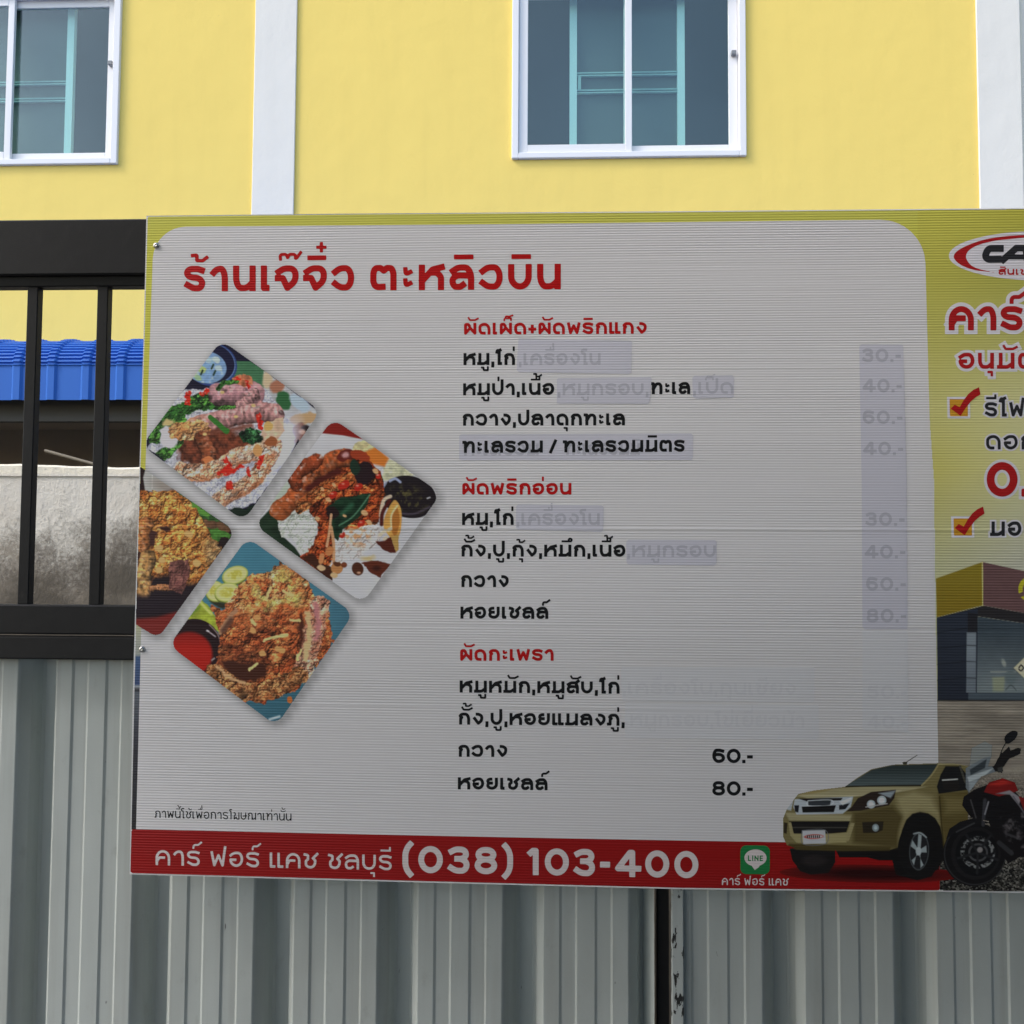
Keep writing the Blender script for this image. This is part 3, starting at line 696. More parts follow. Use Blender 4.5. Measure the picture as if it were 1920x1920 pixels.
    m = c.mline([(1540, 720), (1500, 850), (1450, 1080), (1370, 1400)], 210, warp=6, ws=10); c.put(m, c.crumbs(9, PK, 6, 1.2, 0, .9))
    c.line([(1420, 780), (1430, 1000), (1390, 1250)], 50, (216, 168, 120), warp=5, soft=3); c.line([(1500, 700), (1520, 900), (1500, 1050)], 50, (180, 116, 116), warp=5, soft=6)
    c.line([(1350, 800), (1350, 1000), (1340, 1200)], 40, (70, 34, 24), warp=5, soft=5)
    m = c.mline([(470, 1390), (680, 1530), (900, 1590), (1150, 1520), (1330, 1420)], 190, warp=6, ws=10); c.put(m, c.crumbs(11, [(156, 98, 58), (130, 76, 42), (178, 122, 76), (104, 58, 34)], 9, 1.3, .2, .9))
    c.line([(500, 1330), (620, 1440), (780, 1490)], 30, (196, 150, 108), warp=5, soft=3)
    for p, q in (((980, 1060), (1200, 1000)), ((1040, 520), (1000, 640)), ((1170, 560), (1260, 600)), ((850, 850), (880, 900)), ((1240, 850), (1330, 860)), ((830, 1360), (900, 1290)), ((1310, 1250), (1350, 1160))): c.line([p, q], 30, (228, 184, 122), warp=3)
    for p in ((860, 960), (900, 830), (1110, 1150), (1160, 1160), (960, 1190)): c.ell(p[0], p[1], 36, 28, 20, col=(206, 146, 88), warp=3)
    c.ell(1230, 1660, 34, 40, col=(176, 96, 44), warp=4); c.line([(1030, 1860), (1130, 1830)], 22, (180, 200, 214), soft=3)
    return soften(c), diamond((464, 1007), (664, 1150), (518, 1362), (316, 1210), 22)
def pickup_print():
    c = Picture(1462, 1410, 1815, 1658, .8, (96, 84, 44), (1280, 1280, 1/3))
    A = np.zeros(c.X.shape)
    def p(pts, col, **k):
        nonlocal A
        m = c.poly(pts, col, **k); A = np.maximum(A, m); return m
    c.put(np.clip((c.Y-1576)/2, 0, 1), (112, 15, 13))
    m = c.mell(1060, 1075, 420, 42, 1, soft=16); c.put(m, (30, 6, 6)); A = np.maximum(A, (m > .3)*1.)
    # tyres and underbody
    p([(600, 930), (860, 930), (860, 1010), (820, 1070), (720, 1080), (660, 1060), (615, 1000)], (17, 15, 15), sm=False)
    p([(840, 900), (1260, 900), (1240, 1000), (1100, 1000), (1040, 985), (880, 985)], (14, 12, 12))
    p([(1460, 900), (1670, 880), (1670, 1010), (1560, 1040), (1450, 1000)], (13, 12, 12))
    p([(1165, 960), (1230, 780), (1320, 730), (1440, 780), (1470, 960), (1450, 1010), (1400, 1090), (1320, 1112), (1200, 1080)], (13, 12, 12))
    c.ell(740, 1000, 70, 30, 0, col=(30, 26, 26), soft=6)
    # body
    BODY = (98, 90, 56)
    p([(565, 760), (585, 710), (625, 655), (650, 625), (740, 605), (910, 585), (980, 535), (1060, 486), (1180, 460), (1440, 452), (1540, 455), (1620, 470), (1660, 620), (1660, 900), (1470, 960), (1465, 880), (1448, 810), (1420, 762), (1380, 735), (1335, 727), (1292, 738), (1258, 772), (1236, 825), (1222, 880), (1214, 925), (1170, 940), (900, 940), (640, 935), (585, 915), (565, 870)], BODY)
    g = np.clip((c.Y-1280-200)/90, 0, 1); c.put(A*0+c.mpoly([(645, 635), (740, 605), (1000, 585), (1380, 585), (1200, 620), (960, 640), (700, 650)])*.9, (140, 133, 102))
    c.poly([(645, 640), (960, 640), (1200, 615), (1230, 605), (1000, 632), (700, 632)], (156, 150, 120), soft=3)
    c.poly([(650, 628), (740, 606), (860, 594), (800, 612), (700, 630)], (128, 116, 74), soft=3)
    m = c.mpoly([(1200, 640), (1300, 610), (1400, 640), (1440, 740), (1330, 715), (1250, 760), (1215, 700)], soft=12); c.put(m*.8, (138, 130, 94))
    m = c.mpoly([(1180, 690), (1240, 760), (1210, 930), (1160, 930), (960, 900), (960, 730)], soft=10); c.put(m*.85, (62, 53, 27))
    m = c.mline([(1240, 930), (1232, 860), (1258, 770), (1320, 712), (1390, 716), (1450, 780)], 44, soft=7); c.put(m*.6, (128, 120, 84))
    c.poly([(1440, 620), (1600, 610), (1660, 640), (1660, 900), (1480, 950), (1450, 780)], (76, 66, 34), soft=8); c.poly([(1470, 640), (1660, 650), (1660, 720), (1475, 740)], (98, 88, 52), soft=14)
    p([(1474, 968), (1465, 880), (1448, 810), (1420, 762), (1380, 735), (1335, 727), (1292, 738), (1258, 772), (1236, 825), (1222, 880), (1205, 1000), (1300, 1100), (1440, 1050)], (14, 13, 12), soft=2)
    c.line([(1445, 640), (1455, 780), (1470, 930)], 8, (52, 44, 20), soft=2)
    c.poly([(575, 730), (950, 745), (940, 780), (600, 775)], (134, 127, 96), soft=4)
    # windscreen and windows
    m = c.mpoly([(912, 584), (985, 540), (1065, 490), (1180, 465), (1440, 458), (1400, 520), (1345, 578), (1130, 580)]); c.put(m, (38, 46, 46)); c.put(m*np.clip((c.Y-1440)/40, 0, 1)*.75, (86, 98, 100))
    c.line([(912, 584), (1130, 580), (1345, 578)], 7, (24, 22, 16)); c.line([(1345, 578), (1400, 520), (1440, 458)], 9, (130, 120, 80))
    c.poly([(1430, 585), (1450, 520), (1478, 470), (1560, 470), (1600, 520), (1620, 600), (1440, 625)], (20, 20, 20)); c.line([(1560, 470), (1590, 560)], 12, (60, 58, 50))
    c.line([(1440, 458), (1540, 456), (1620, 472)], 9, (132, 124, 90)); c.line([(1110, 470), (1180, 460)], 7, (120, 122, 118))
    A = np.maximum(A, c.line([(1245, 456), (1318, 408)], 7.5, (62, 62, 60))); A = np.maximum(A, c.ell(1250, 452, 16, 8, col=(50, 48, 40)))
    c.poly([(1455, 548), (1550, 540), (1560, 590), (1545, 610), (1470, 600)], (26, 24, 22)); c.line([(1462, 548), (1545, 543)], 8, (170, 172, 168))
    # grille, lamps, bumper
    c.poly([(630, 655), (960, 640), (945, 700), (900, 738), (640, 742), (622, 700)], (150, 158, 164))
    c.poly([(650, 652), (900, 648), (890, 662), (700, 668)], (20, 18, 18)); c.poly([(705, 664), (835, 660), (828, 690), (708, 692)], (40, 44, 48)); c.line([(705, 664), (835, 660), (828, 690), (708, 692), (705, 664)], 5, (170, 176, 180))
    c.poly([(670, 698), (862, 690), (850, 728), (675, 730)], (16, 15, 15)); c.poly([(628, 690), (655, 690), (650, 730), (632, 725)], (20, 20, 24)); c.poly([(880, 690), (940, 678), (915, 712), (880, 715)], (24, 24, 26))
    c.poly([(880, 670), (950, 645), (950, 660), (900, 690)], (180, 186, 190), soft=2)
    c.poly([(920, 725), (950, 700), (985, 650), (1060, 615), (1200, 602), (1190, 650), (1160, 690), (1000, 720)], (34, 26, 22))
    c.poly([(1100, 622), (1200, 606), (1170, 650)], (120, 130, 136), soft=3)
    for x, y, r in ((1120, 662, 26), (1060, 684, 24)): c.ell(x, y, r, r, col=(150, 160, 164)); c.ell(x, y, r*.6, r*.6, col=(196, 204, 206), soft=2)
    c.line([(1030, 700), (1150, 680)], 6, (150, 150, 150)); c.poly([(590, 680), (625, 650), (610, 720), (585, 715)], (150, 156, 160), soft=2)
    c.poly([(598, 780), (940, 780), (920, 840), (812, 850), (630, 850), (605, 825)], (18, 16, 15)); c.line([(615, 815), (920, 815)], 8, (46, 44, 40))
    c.poly([(595, 785), (610, 785), (625, 850), (812, 856), (925, 842), (945, 790), (968, 790), (935, 890), (820, 905), (640, 900), (605, 860)], (128, 120, 84)); c.poly([(610, 850), (925, 850), (920, 900), (650, 900)], (132, 124, 86), soft=3)
    c.poly([(1010, 785), (1130, 780), (1125, 830), (1090, 845), (1015, 845)], (32, 27, 18)); c.ell(1085, 816, 19, 22, col=(110, 122, 126)); c.ell(1085, 816, 10, 12, col=(150, 164, 166), soft=2)
    c.poly([(570, 785), (590, 790), (585, 850), (568, 845)], (36, 30, 18))
    c.poly([(600, 905), (900, 915), (1170, 925), (1165, 945), (900, 948), (640, 940), (590, 920)], (60, 52, 26), soft=3)
    c.poly([(672, 832), (802, 829), (806, 905), (678, 908)], (158, 160, 164)); c.line([(672, 832), (802, 829), (806, 905), (678, 908), (672, 832)], 4, (90, 92, 96))
    c.ell(738, 866, 54, 13, -2, col=(150, 40, 30)); c.ell(742, 866, 48, 9, -2, col=(170, 166, 168))
    for i in range(7): c.line([(704+i*11, 861), (704+i*11-2, 871)], 6, (30, 24, 24), soft=1)
    # front wheel
    c.ell(1335, 935, 125, 170, 4, col=(15, 14, 14)); c.ell(1330, 948, 56, 108, 3, col=(58, 62, 64)); c.ell(1330, 948, 50, 100, 3, col=(24, 24, 26))
    for a in range(5):
        t = math.radians(a*72-80); c.poly([(1327-8, 948), (1327+46*math.cos(t-.2), 948+98*math.sin(t-.2)), (1327+46*math.cos(t+.22), 948+98*math.sin(t+.22)), (1327+10, 955)], (128, 138, 140), soft=1.5)
    c.ell(1327, 948, 16, 24, col=(150, 158, 160)); c.line([(1300, 850), (1335, 845), (1370, 870)], 8, (140, 150, 152), soft=2)
    return soften(c, .35), A
def motorcycle_print():
    c = Picture(1755, 1362, 2010, 1672, .9, (14, 13, 13), (1280, 1280, 1/3))
    A = np.zeros(c.X.shape)
    def p(pts, col, **k):
        nonlocal A
        m = c.poly(pts, col, **k); A = np.maximum(A, m); return m
    m = c.mell(1640, 965, 178, 182, 8); A = np.maximum(A, m); c.put(m, (14, 13, 14))
    c.ell(1650, 960, 140, 148, 8, col=(22, 21, 22)); c.ell(1655, 960, 120, 128, 8, col=(12, 12, 13))
    m = c.mell(1660, 955, 98, 92, 10)-c.mell(1660, 955, 74, 68, 10); m = np.clip(m, 0, 1); c.put(m*np.clip(.55+1.6*fbm(c.X, c.Y, 4, 2, 3), 0, 1), (110, 112, 112))
    m = np.clip(c.mell(1662, 955, 56, 52)-c.mell(1662, 955, 44, 40), 0, 1); c.put(m*.7, (80, 80, 82))
    for a in range(5):
        t = math.radians(a*72+20); c.line([(1660, 955), (1660+115*math.cos(t), 955+118*math.sin(t))], 14, (28, 28, 30), soft=2)
    c.ell(1672, 940, 16, 16, col=(120, 116, 116), soft=2)
    m = np.clip(c.mell(1645, 960, 176, 180, 8)-c.mell(1645, 960, 168, 172, 8), 0, 1); c.put(m*.5, (60, 60, 62))
    # body
    p([(1500, 820), (1560, 780), (1640, 760), (1740, 790), (1640, 800), (1540, 840), (1480, 880)], (18, 17, 18), soft=2)
    p([(1580, 640), (1640, 600), (1800, 540), (1900, 640), (2080, 700), (2080, 1000), (1900, 980), (1830, 1020), (1760, 900), (1720, 780), (1620, 760), (1570, 690)], (16, 14, 15))
    p([(1695, 615), (1720, 560), (1800, 535), (1870, 560), (1890, 610), (1850, 620), (1780, 640)], (104, 20, 18)); c.poly([(1720, 575), (1800, 545), (1850, 565), (1780, 580)], (150, 34, 28), soft=5)
    c.poly([(1760, 625), (1840, 605), (1905, 650), (1890, 690), (1840, 630)], (120, 116, 120), soft=2); p([(1890, 640), (2080, 690), (2080, 740), (1920, 720)], (110, 24, 22))
    # mask, screen, bars and mirror
    m = p([(1625, 365), (1700, 328), (1742, 350), (1738, 420), (1700, 440), (1610, 480)], (116, 120, 118), soft=2)
    p([(1590, 480), (1700, 420), (1738, 415), (1720, 470), (1780, 470), (1770, 500), (1680, 530), (1610, 620), (1590, 590)], (96, 104, 108))
    c.poly([(1615, 490), (1710, 430), (1700, 480), (1620, 520)], (44, 50, 54), soft=2); c.poly([(1600, 530), (1750, 480), (1690, 530), (1610, 560)], (150, 158, 160), soft=2); c.poly([(1610, 560), (1660, 545), (1640, 590), (1612, 612)], (130, 138, 142), soft=3)
    p([(1812, 300), (1840, 275), (1870, 268), (1886, 285), (1870, 320), (1830, 345), (1810, 330)], (20, 20, 22), sm=True)
    A = np.maximum(A, c.line([(1820, 335), (1800, 370), (1785, 410)], 9, (18, 18, 18)))
    p([(1745, 470), (1790, 400), (1835, 355), (1845, 380), (1880, 365), (1905, 370), (1900, 400), (1840, 430), (1800, 480), (1800, 510), (1760, 500)], (22, 20, 20), warp=1.5)
    p([(1770, 480), (1800, 470), (1805, 500), (1775, 510)], (50, 50, 48), soft=2)
    # fork and frame lines
    for a, b, w, k in (((1700, 660), (1690, 800), 20, (46, 46, 50)), ((1720, 670), (1700, 740), 8, (120, 120, 126)), ((1620, 660), (1650, 760), 8, (60, 58, 60)), ((1780, 900), (1850, 960), 26, (40, 40, 42)), ((1860, 640), (1940, 760), 8, (86, 84, 90)), ((1820, 850), (1900, 880), 14, (48, 46, 48)), ((1540, 840), (1640, 790), 8, (52, 52, 54))):
        c.line([a, b], w, k, soft=2)
    m = c.mpoly([(1780, 760), (1950, 720), (2080, 760), (2080, 960), (1860, 980)], soft=6); c.put(m*np.clip(1.6*fbm(c.X, c.Y, 8, 3, 2), 0, 1), (74, 70, 72))
    return soften(c, .3), A
def advert_print():
    c = Picture(1714, 392, 2084, 1678, 1.3, (176, 172, 80), (1400, 880, .27083))
    t = c.Y; x = np.clip((c.X-1757)/150, 0, 1)
    def ramp(stops):
        ys = [q[0] for q in stops]
        return np.stack([np.interp(t, ys, [q[1][i] for q in stops]) for i in range(3)], -1)
    a = ramp([(392, (176, 172, 72)), (520, (166, 162, 74)), (640, (176, 172, 92)), (760, (190, 186, 118)), (880, (190, 184, 104)), (960, (184, 180, 118)), (1060, (178, 178, 138))])
    b = ramp([(392, (166, 162, 66)), (520, (156, 154, 72)), (640, (170, 168, 100)), (760, (196, 194, 140)), (880, (196, 194, 140)), (960, (188, 188, 150)), (1060, (178, 178, 160))])
    c.c = a*(1-x[..., None])+b*x[..., None]
    m = c.poly([(1311, 756), (1630, 642), (1632, 942), (1316, 1024)], (124, 106, 32)); c.put(m*np.clip((1130-c.Y)/90, 0, 1)*.5, (136, 126, 40))
    m = c.poly([(1634, 642), (2500, 830), (2500, 1100), (1638, 942)], (98, 72, 72)); c.mottle(m, .06, 20, 1)
    c.line([(1632, 642), (1634, 942)], 6, (196, 190, 120))
    m = np.clip(c.mell(1945, 830, 64, 80)-c.mell(1945, 830, 34, 46), 0, 1); m *= 1-c.mpoly([(1850, 880), (1940, 830), (1960, 860), (1860, 900)]); c.put(m, (176, 170, 40))
    c.poly([(1316, 1026), (1640, 944), (2500, 1100), (2500, 1150), (1600, 1018)], (40, 38, 40))
    m = c.poly([(1316, 1028), (1600, 962), (1600, 1600), (1322, 1600)], (40, 45, 56)); c.put(m*np.clip((c.Y-1180)/120, 0, 1)*.6, (30, 33, 42))
    for y in (1130, 1240, 1350, 1460): c.line([(1320, y), (1525, y-30 if y < 1200 else y-20)], 5, (26, 28, 34))
    c.poly([(1530, 990), (1600, 1000), (1600, 1130), (1530, 1130)], (34, 34, 38)); m = c.poly([(1524, 1130), (1588, 1130), (1586, 1545), (1520, 1545)], (116, 126, 134))
    c.put(m*np.clip((c.Y-1215)/60, 0, 1)*.6, (84, 92, 100))
    for y in (1218, 1330, 1444): c.line([(1522, y), (1588, y+3)], 6, (50, 54, 60))
    m = c.poly([(1600, 1020), (2500, 1150), (2500, 1545), (1594, 1545)], (56, 66, 74)); c.put(m*np.clip((c.Y-1180)/110, 0, 1)*.9, (112, 122, 124)); c.mottle(m, .08, 30, 2)
    c.poly([(1700, 1440), (1790, 1436), (1780, 1540), (1705, 1540)], (132, 138, 116), soft=5); c.line([(1690, 1402), (1860, 1402)], 8, (150, 156, 150), soft=2); c.ell(1780, 1340, 14, 28, -20, col=(140, 146, 140), soft=3); c.ell(1828, 1440, 40, 50, col=(92, 104, 106), soft=5); c.line([(1795, 1525), (1830, 1495), (1865, 1528)], 8, (74, 84, 86), soft=2)
    c.poly([(1848, 1375), (1940, 1285), (2030, 1375), (1940, 1465)], (178, 172, 140)); c.poly([(1856, 1375), (1940, 1293), (2022, 1375), (1940, 1457)], (186, 182, 158))
    for q in ([(1885, 1375), (1900, 1355), (1915, 1375), (1900, 1395), (1885, 1385)], [(1930, 1385), (1935, 1365), (1955, 1385)]): c.line(q, 9, (40, 36, 30))
    c.poly([(1534, 1545), (2500, 1545), (2500, 1600), (1534, 1600)], (66, 76, 84)); c.line([(1320, 1598), (2500, 1604)], 8, (22, 22, 24))
    m = (c.Y > 1314)*1.
    st = fbm(c.X, c.Y*6, 60, 4, 2); c.put(m, (122, 115, 104)); c.c = np.clip(c.c*(1+m*.22*st)[..., None], 0, 255)
    g = np.clip((c.Y-1440+10*fbm(c.X, c.Y, 30, 2, 1))/60, 0, 1)
    f1, f2, dx, dy, cid = worley(c.X/3.2, c.Y/2.6, 2)
    c.put(g, (np.array((112, 106, 96))*np.clip(.45+.75*cid-.5*dy, .1, 1.4)[..., None]))
    g2 = np.clip((c.Y-1570)/60, 0, 1); c.put(g2, (np.array((92, 90, 84))*np.clip(.1+1.1*cid*cid-.4*dy, .05, 1.4)[..., None]))
    return c
# ---------------------------------------------------------------- materials
def plaster(name, c, var=.05):
    m = mat(name, c, .85, spec=.25)
    f = noise(m, 1.3, 5); g = noise(m, 9, 5)
    col = mix(m, math_(m, 'MULTIPLY', f, .55), c, tuple(v*(1-var*2.2) for v in c))
    L(m, mix(m, math_(m, 'MULTIPLY', g, .25), col, tuple(min(.9, v*(1+var)) for v in c)), bsdf(m).inputs['Base Color'])
    sp = ramp(m, noise(m, 26, 3, pos(m, (1, 1, 1.2))), [(.795, (0, 0, 0)), (.81, (.6, .6, .6))])
    cc = bsdf(m).inputs['Base Color'].links[0].from_socket
    L(m, mix(m, sp, cc, tuple(v*.55 for v in c)), bsdf(m).inputs['Base Color'])
    st = ramp(m, noise(m, 7, 4, pos(m, (1.5, 1, .16))), [(.5, (0, 0, 0)), (.8, (.35, .35, .35))])
    cc = bsdf(m).inputs['Base Color'].links[0].from_socket
    L(m, mix(m, st, cc, tuple(v*.88 for v in c)), bsdf(m).inputs['Base Color'])
    h = math_(m, 'ADD', noise(m, 60, 5, rough=.7), math_(m, 'MULTIPLY', noise(m, 6, 3), 3.0))
    bump(m, h, .32, .004)
    return m
M_yellow = plaster("yellow_plaster", (.91, .69, .19))
M_white = plaster("white_plaster", (.79, .775, .735), .03)
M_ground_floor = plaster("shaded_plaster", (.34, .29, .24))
M_alu = mat("white_aluminium", (.80, .80, .82), .35)
M_mint = mat("mint_frame", (.74, .92, .93), .4)
M_mint2 = mat("dull_mint_rail", (.34, .52, .52), .45)
M_grille = mat("dark_rubber", (.03, .03, .03), .6)
M_room = mat("dark_room", (.07, .08, .09), .9)
M_blind = mat("green_tinted_panel", (.075, .105, .105), .6)
M_black = mat("black_paint", (.015, .015, .016), .5, spec=.2)
_f = noise(M_black, 40, 5); bump(M_black, math_(M_black, 'ADD', _f, math_(M_black, 'MULTIPLY', noise(M_black, 300, 2), .4)), .25, .002)
L(M_black, ramp(M_black, noise(M_black, 25, 6, rough=.7), [(.0, (.02, .02, .021)), (.66, (.016, .016, .017)), (.74, (.035, .032, .03)), (1, (.05, .045, .04))]), bsdf(M_black).inputs['Base Color'])
M_steel = mat("screw_steel", (.55, .55, .54), .3, 1.)
M_sheet = mat("grey_green_sheet", (.50, .545, .53), .42)
_c = mix(M_sheet, ramp(M_sheet, noise(M_sheet, 3, 5, pos(M_sheet, (2.5, 1, .5))), [(.35, (0, 0, 0)), (.75, (1, 1, 1))]), (.52, .565, .55), (.45, .485, .465))
_c = mix(M_sheet, ramp(M_sheet, noise(M_sheet, 22, 6, pos(M_sheet, (1, 1, .6)), .7), [(.60, (0, 0, 0)), (.78, (.45, .45, .45))]), _c, (.30, .31, .29))
_c = mix(M_sheet, ramp(M_sheet, noise(M_sheet, 70, 2, pos(M_sheet, (1, 1, .35))), [(.77, (0, 0, 0)), (.80, (1, 1, 1))]), _c, (.10, .10, .10))
_c = mix(M_sheet, ramp(M_sheet, noise(M_sheet, 34, 5, pos(M_sheet, (1, 1, .035)), .6), [(.52, (0, 0, 0)), (.75, (.5, .5, .5))]), _c, (.36, .37, .345))
L(M_sheet, _c, bsdf(M_sheet).inputs['Base Color'])
bump(M_sheet, math_(M_sheet, 'ADD', noise(M_sheet, 5, 3, pos(M_sheet, (1, 1, .6))), math_(M_sheet, 'MULTIPLY', noise(M_sheet, 240, 2), .03)), .5, .010)
M_chip = mat("chipped_grey_paint", (.5, .54, .53), .5)
L(M_chip, ramp(M_chip, noise(M_chip, 55, 4, pos(M_chip, (1.4, 1, .45)), .6), [(.56, (.50, .54, .53)), (.58, (.02, .02, .02))]), bsdf(M_chip).inputs['Base Color'])
M_blue = mat("blue_roof_sheet", (.02, .11, .46), .5, spec=.22)
L(M_blue, mix(M_blue, noise(M_blue, 3, 5, pos(M_blue, (3, 1, .6))), (.028, .130, .50), (.040, .165, .58)), bsdf(M_blue).inputs['Base Color'])
M_fascia = mat("grey_fascia", (.10, .095, .085), .8)
M_wood = mat("old_timber", (.26, .22, .16), .8)
M_conc = mat("mouldy_concrete", (.5, .47, .42), .9, spec=.2)
def _concrete(m):
    z = N(m, 'ShaderNodeSeparateXYZ'); L(m, pos(m), z.inputs[0])
    top = W(130, 876, 1.2)[2]
    d = math_(m, 'SUBTRACT', top, z.outputs['Z'])                        # metres below the top
    big = noise(m, 2.6, 5, pos(m, (1.3, 1, .6)), .6)
    mid = noise(m, 14, 5, pos(m, (1, 1, .7)), .65)
    fine = noise(m, 75, 5, None, .75)
    def off(v, k): return math_(m, 'MULTIPLY', math_(m, 'SUBTRACT', v, .5), k)
    t = math_(m, 'ADD', math_(m, 'MULTIPLY', d, 2.9), off(big, 1.5))
    t = math_(m, 'ADD', t, off(mid, .95))
    t = math_(m, 'ADD', t, off(fine, 1.15))
    stain = ramp(m, t, [(.16, (.78, .74, .66)), (.34, (.58, .55, .49)), (.55, (.31, .285, .245)), (.78, (.17, .15, .125)), (1.0, (.12, .105, .085))])
    warm = ramp(m, noise(m, 5, 3, pos(m, (1, 1, 1.6))), [(.5, (0, 0, 0)), (.72, (.5, .5, .5))])
    stain = mix(m, math_(m, 'MULTIPLY', warm, .6), stain, (.50, .43, .34))
    cap = ramp(m, math_(m, 'ADD', d, off(mid, .03)), [(.020, (1, 1, 1)), (.026, (0, 0, 0))])
    col = mix(m, cap, stain, (.86, .80, .66))
    dk = ramp(m, math_(m, 'MULTIPLY', fine, mid), [(.40, (0, 0, 0)), (.47, (.75, .75, .75))])
    col = mix(m, dk, col, (.13, .12, .10))
    L(m, col, bsdf(m).inputs['Base Color'])
    bump(m, math_(m, 'ADD', fine, math_(m, 'MULTIPLY', mid, 2)), .5, .006)
_concrete(M_conc)
M_ground = mat("asphalt_ground", (.09, .09, .09), .9)
L(M_ground, mix(M_ground, noise(M_ground, 2, 6), (.11, .11, .11), (.07, .07, .07)), bsdf(M_ground).inputs['Base Color'])
M_canopy = mat("shade_canopy_sheet", (.20, .20, .21), .7)
M_latch = mat("latch_grey", (.22, .23, .24), .4)
M_cable = mat("cable_black", (.02, .02, .02), .6)
def glass():
    m = bpy.data.materials.new("window_glass"); m.use_nodes = True
    nt = m.node_tree; nt.nodes.clear()
    out = nt.nodes.new('ShaderNodeOutputMaterial'); mx = nt.nodes.new('ShaderNodeMixShader')
    g = nt.nodes.new('ShaderNodeBsdfGlossy'); g.inputs['Roughness'].default_value = .015; g.inputs['Color'].default_value = (.86, .93, .96, 1)
    t = nt.nodes.new('ShaderNodeBsdfTransparent'); t.inputs['Color'].default_value = (.80, .90, .88, 1)
    mx.inputs[0].default_value = GLASS_REFLECT
    nt.links.new(t.outputs[0], mx.inputs[1]); nt.links.new(g.outputs[0], mx.inputs[2]); nt.links.new(mx.outputs[0], out.inputs[0])
    return m
GLASS_REFLECT = .066
M_glass = glass()

# sign materials: fine horizontal flutes of the twin-wall plastic show through every print
def fluted(m, strength=.5):
    s = N(m, 'ShaderNodeSeparateXYZ'); L(m, pos(m), s.inputs[0])
    wob = math_(m, 'MULTIPLY', math_(m, 'SUBTRACT', noise(m, 2.2, 2, pos(m, (.35, 1, 3))), .5), .004)
    z = math_(m, 'ADD', s.outputs['Z'], wob)
    a = math_(m, 'SINE', math_(m, 'MULTIPLY', z, 2*math.pi/.0047))
    amp = ramp(m, noise(m, 1.5, 4, pos(m, (.6, 1, 9))), [(.3, (.25, .25, .25)), (.7, (1, 1, 1))])
    st = noise(m, 1.0, 4, pos(m, (1.3, 1, 130)), .7)
    h = math_(m, 'ADD', math_(m, 'MULTIPLY', a, math_(m, 'MULTIPLY', amp, .5)), math_(m, 'MULTIPLY', st, 1.1))
    h = math_(m, 'ADD', h, math_(m, 'MULTIPLY', noise(m, 9, 3), .6))
    for zc, am in CREASES:                                              # long kinks along single flutes
        k = math_(m, 'SUBTRACT', 1.0, math_(m, 'DIVIDE', math_(m, 'ABSOLUTE', math_(m, 'SUBTRACT', z, zc)), .0028), True)
        h = math_(m, 'ADD', h, math_(m, 'MULTIPLY', k, am))
    bump(m, h, strength, FLUTE)
    return m
FLUTE = .0012
CREASES = [(float(S(1300., 992.)[2]), 1.3), (float(S(1300., 1178.)[2]), -.6), (float(S(1300., 1330.)[2]), .6), (float(S(1300., 690.)[2]), .4)]
def print_mat(name, color, rough=.36): return fluted(mat(name, color, rough, spec=.22))
def inked(name, color_photo, y, rough=.34): return print_mat(name, tuple(ink(np.array(color_photo), y)), rough)
M_board = fluted(mat("white_twinwall_plastic", (.78, .78, .79), .38))
M_panel = fluted(mat("white_print", (.78, .78, .79), .36))
L(M_panel, N(M_panel, 'ShaderNodeVertexColor', layer_name='ink').outputs[0], bsdf(M_panel).inputs['Base Color'])
M_print = fluted(mat("colour_print", (.5, .5, .5), .36, spec=.22))
L(M_print, N(M_print, 'ShaderNodeVertexColor', layer_name='ink').outputs[0], bsdf(M_print).inputs['Base Color'])
M_redtext = inked("red_ink", (158, 14, 15), 520)
M_blackink = print_mat("black_ink", (.012, .012, .013), .36)
M_redband = inked("red_band_ink", (118, 12, 12), 1620)
M_bandtext = inked("pale_ink_on_red", (172, 164, 164), 1640)
M_halo = inked("white_outline_ink", (194, 192, 200), 620)
M_redtext2 = inked("bright_red_ink", (152, 24, 26), 620)
M_darktext = print_mat("charcoal_ink", (.03, .03, .034), .36)
M_orange = inked("orange_ink", (186, 136, 40), 900)
M_green = inked("green_icon_ink", (22, 96, 48), 1612)
M_sticker = fluted(mat("lavender_vinyl", (.655, .65, .735), .45), .35)
M_sticker2 = fluted(mat("white_vinyl", (.765, .768, .80), .40), .35)
M_ghost = fluted(mat("covered_ink", (.50, .50, .575), .45), .35)
M_ghost2 = fluted(mat("faint_covered_ink", (.725, .728, .765), .40), .35)
M_edge = mat("vinyl_edge_highlight", (.84, .84, .85), .4)  # paler colour for the painted highlight along the strips

# ---------------------------------------------------------------- ground
tag(MB().box(-60, 60, -60, 60, -.3, 0).build("ground", M_ground), kind='structure')

# ---------------------------------------------------------------- the yellow house behind
CANOPY_Y = -.78
YB = 3.4
house = empty("yellow_house", (0, YB, 0), "yellow plastered house with white pilasters and white sliding windows behind the sign", "house")
def wx(px, py, y=YB): return float(W(px, py, y)[0])
def wz(px, py, y=YB): return float(W(px, py, y)[2])
WB, WT = wz(1180, 297), wz(130, -16)
R0, R1 = wx(960, 200), wx(1398, 200)
L1 = wx(226, 150); L0 = L1-(R1-R0)
Z_FLOOR = 2.50
def wall_with_holes(x0, x1, z0, z1, holes):
    b = MB(); y0, y1 = YB, YB+.14
    cur = x0
    for h0, h1 in holes:
        b.box(cur, h0, y0, y1, z0, z1)
        b.box(h0, h1, y0, y1, z0, WB+.01); b.box(h0, h1, y0, y1, WT-.01, z1)
        cur = h1
    b.box(cur, x1, y0, y1, z0, z1)
    return b
P1 = (wx(476.5, 200), wx(555, 200)); P2 = (wx(1832, 200), wx(1914, 200))
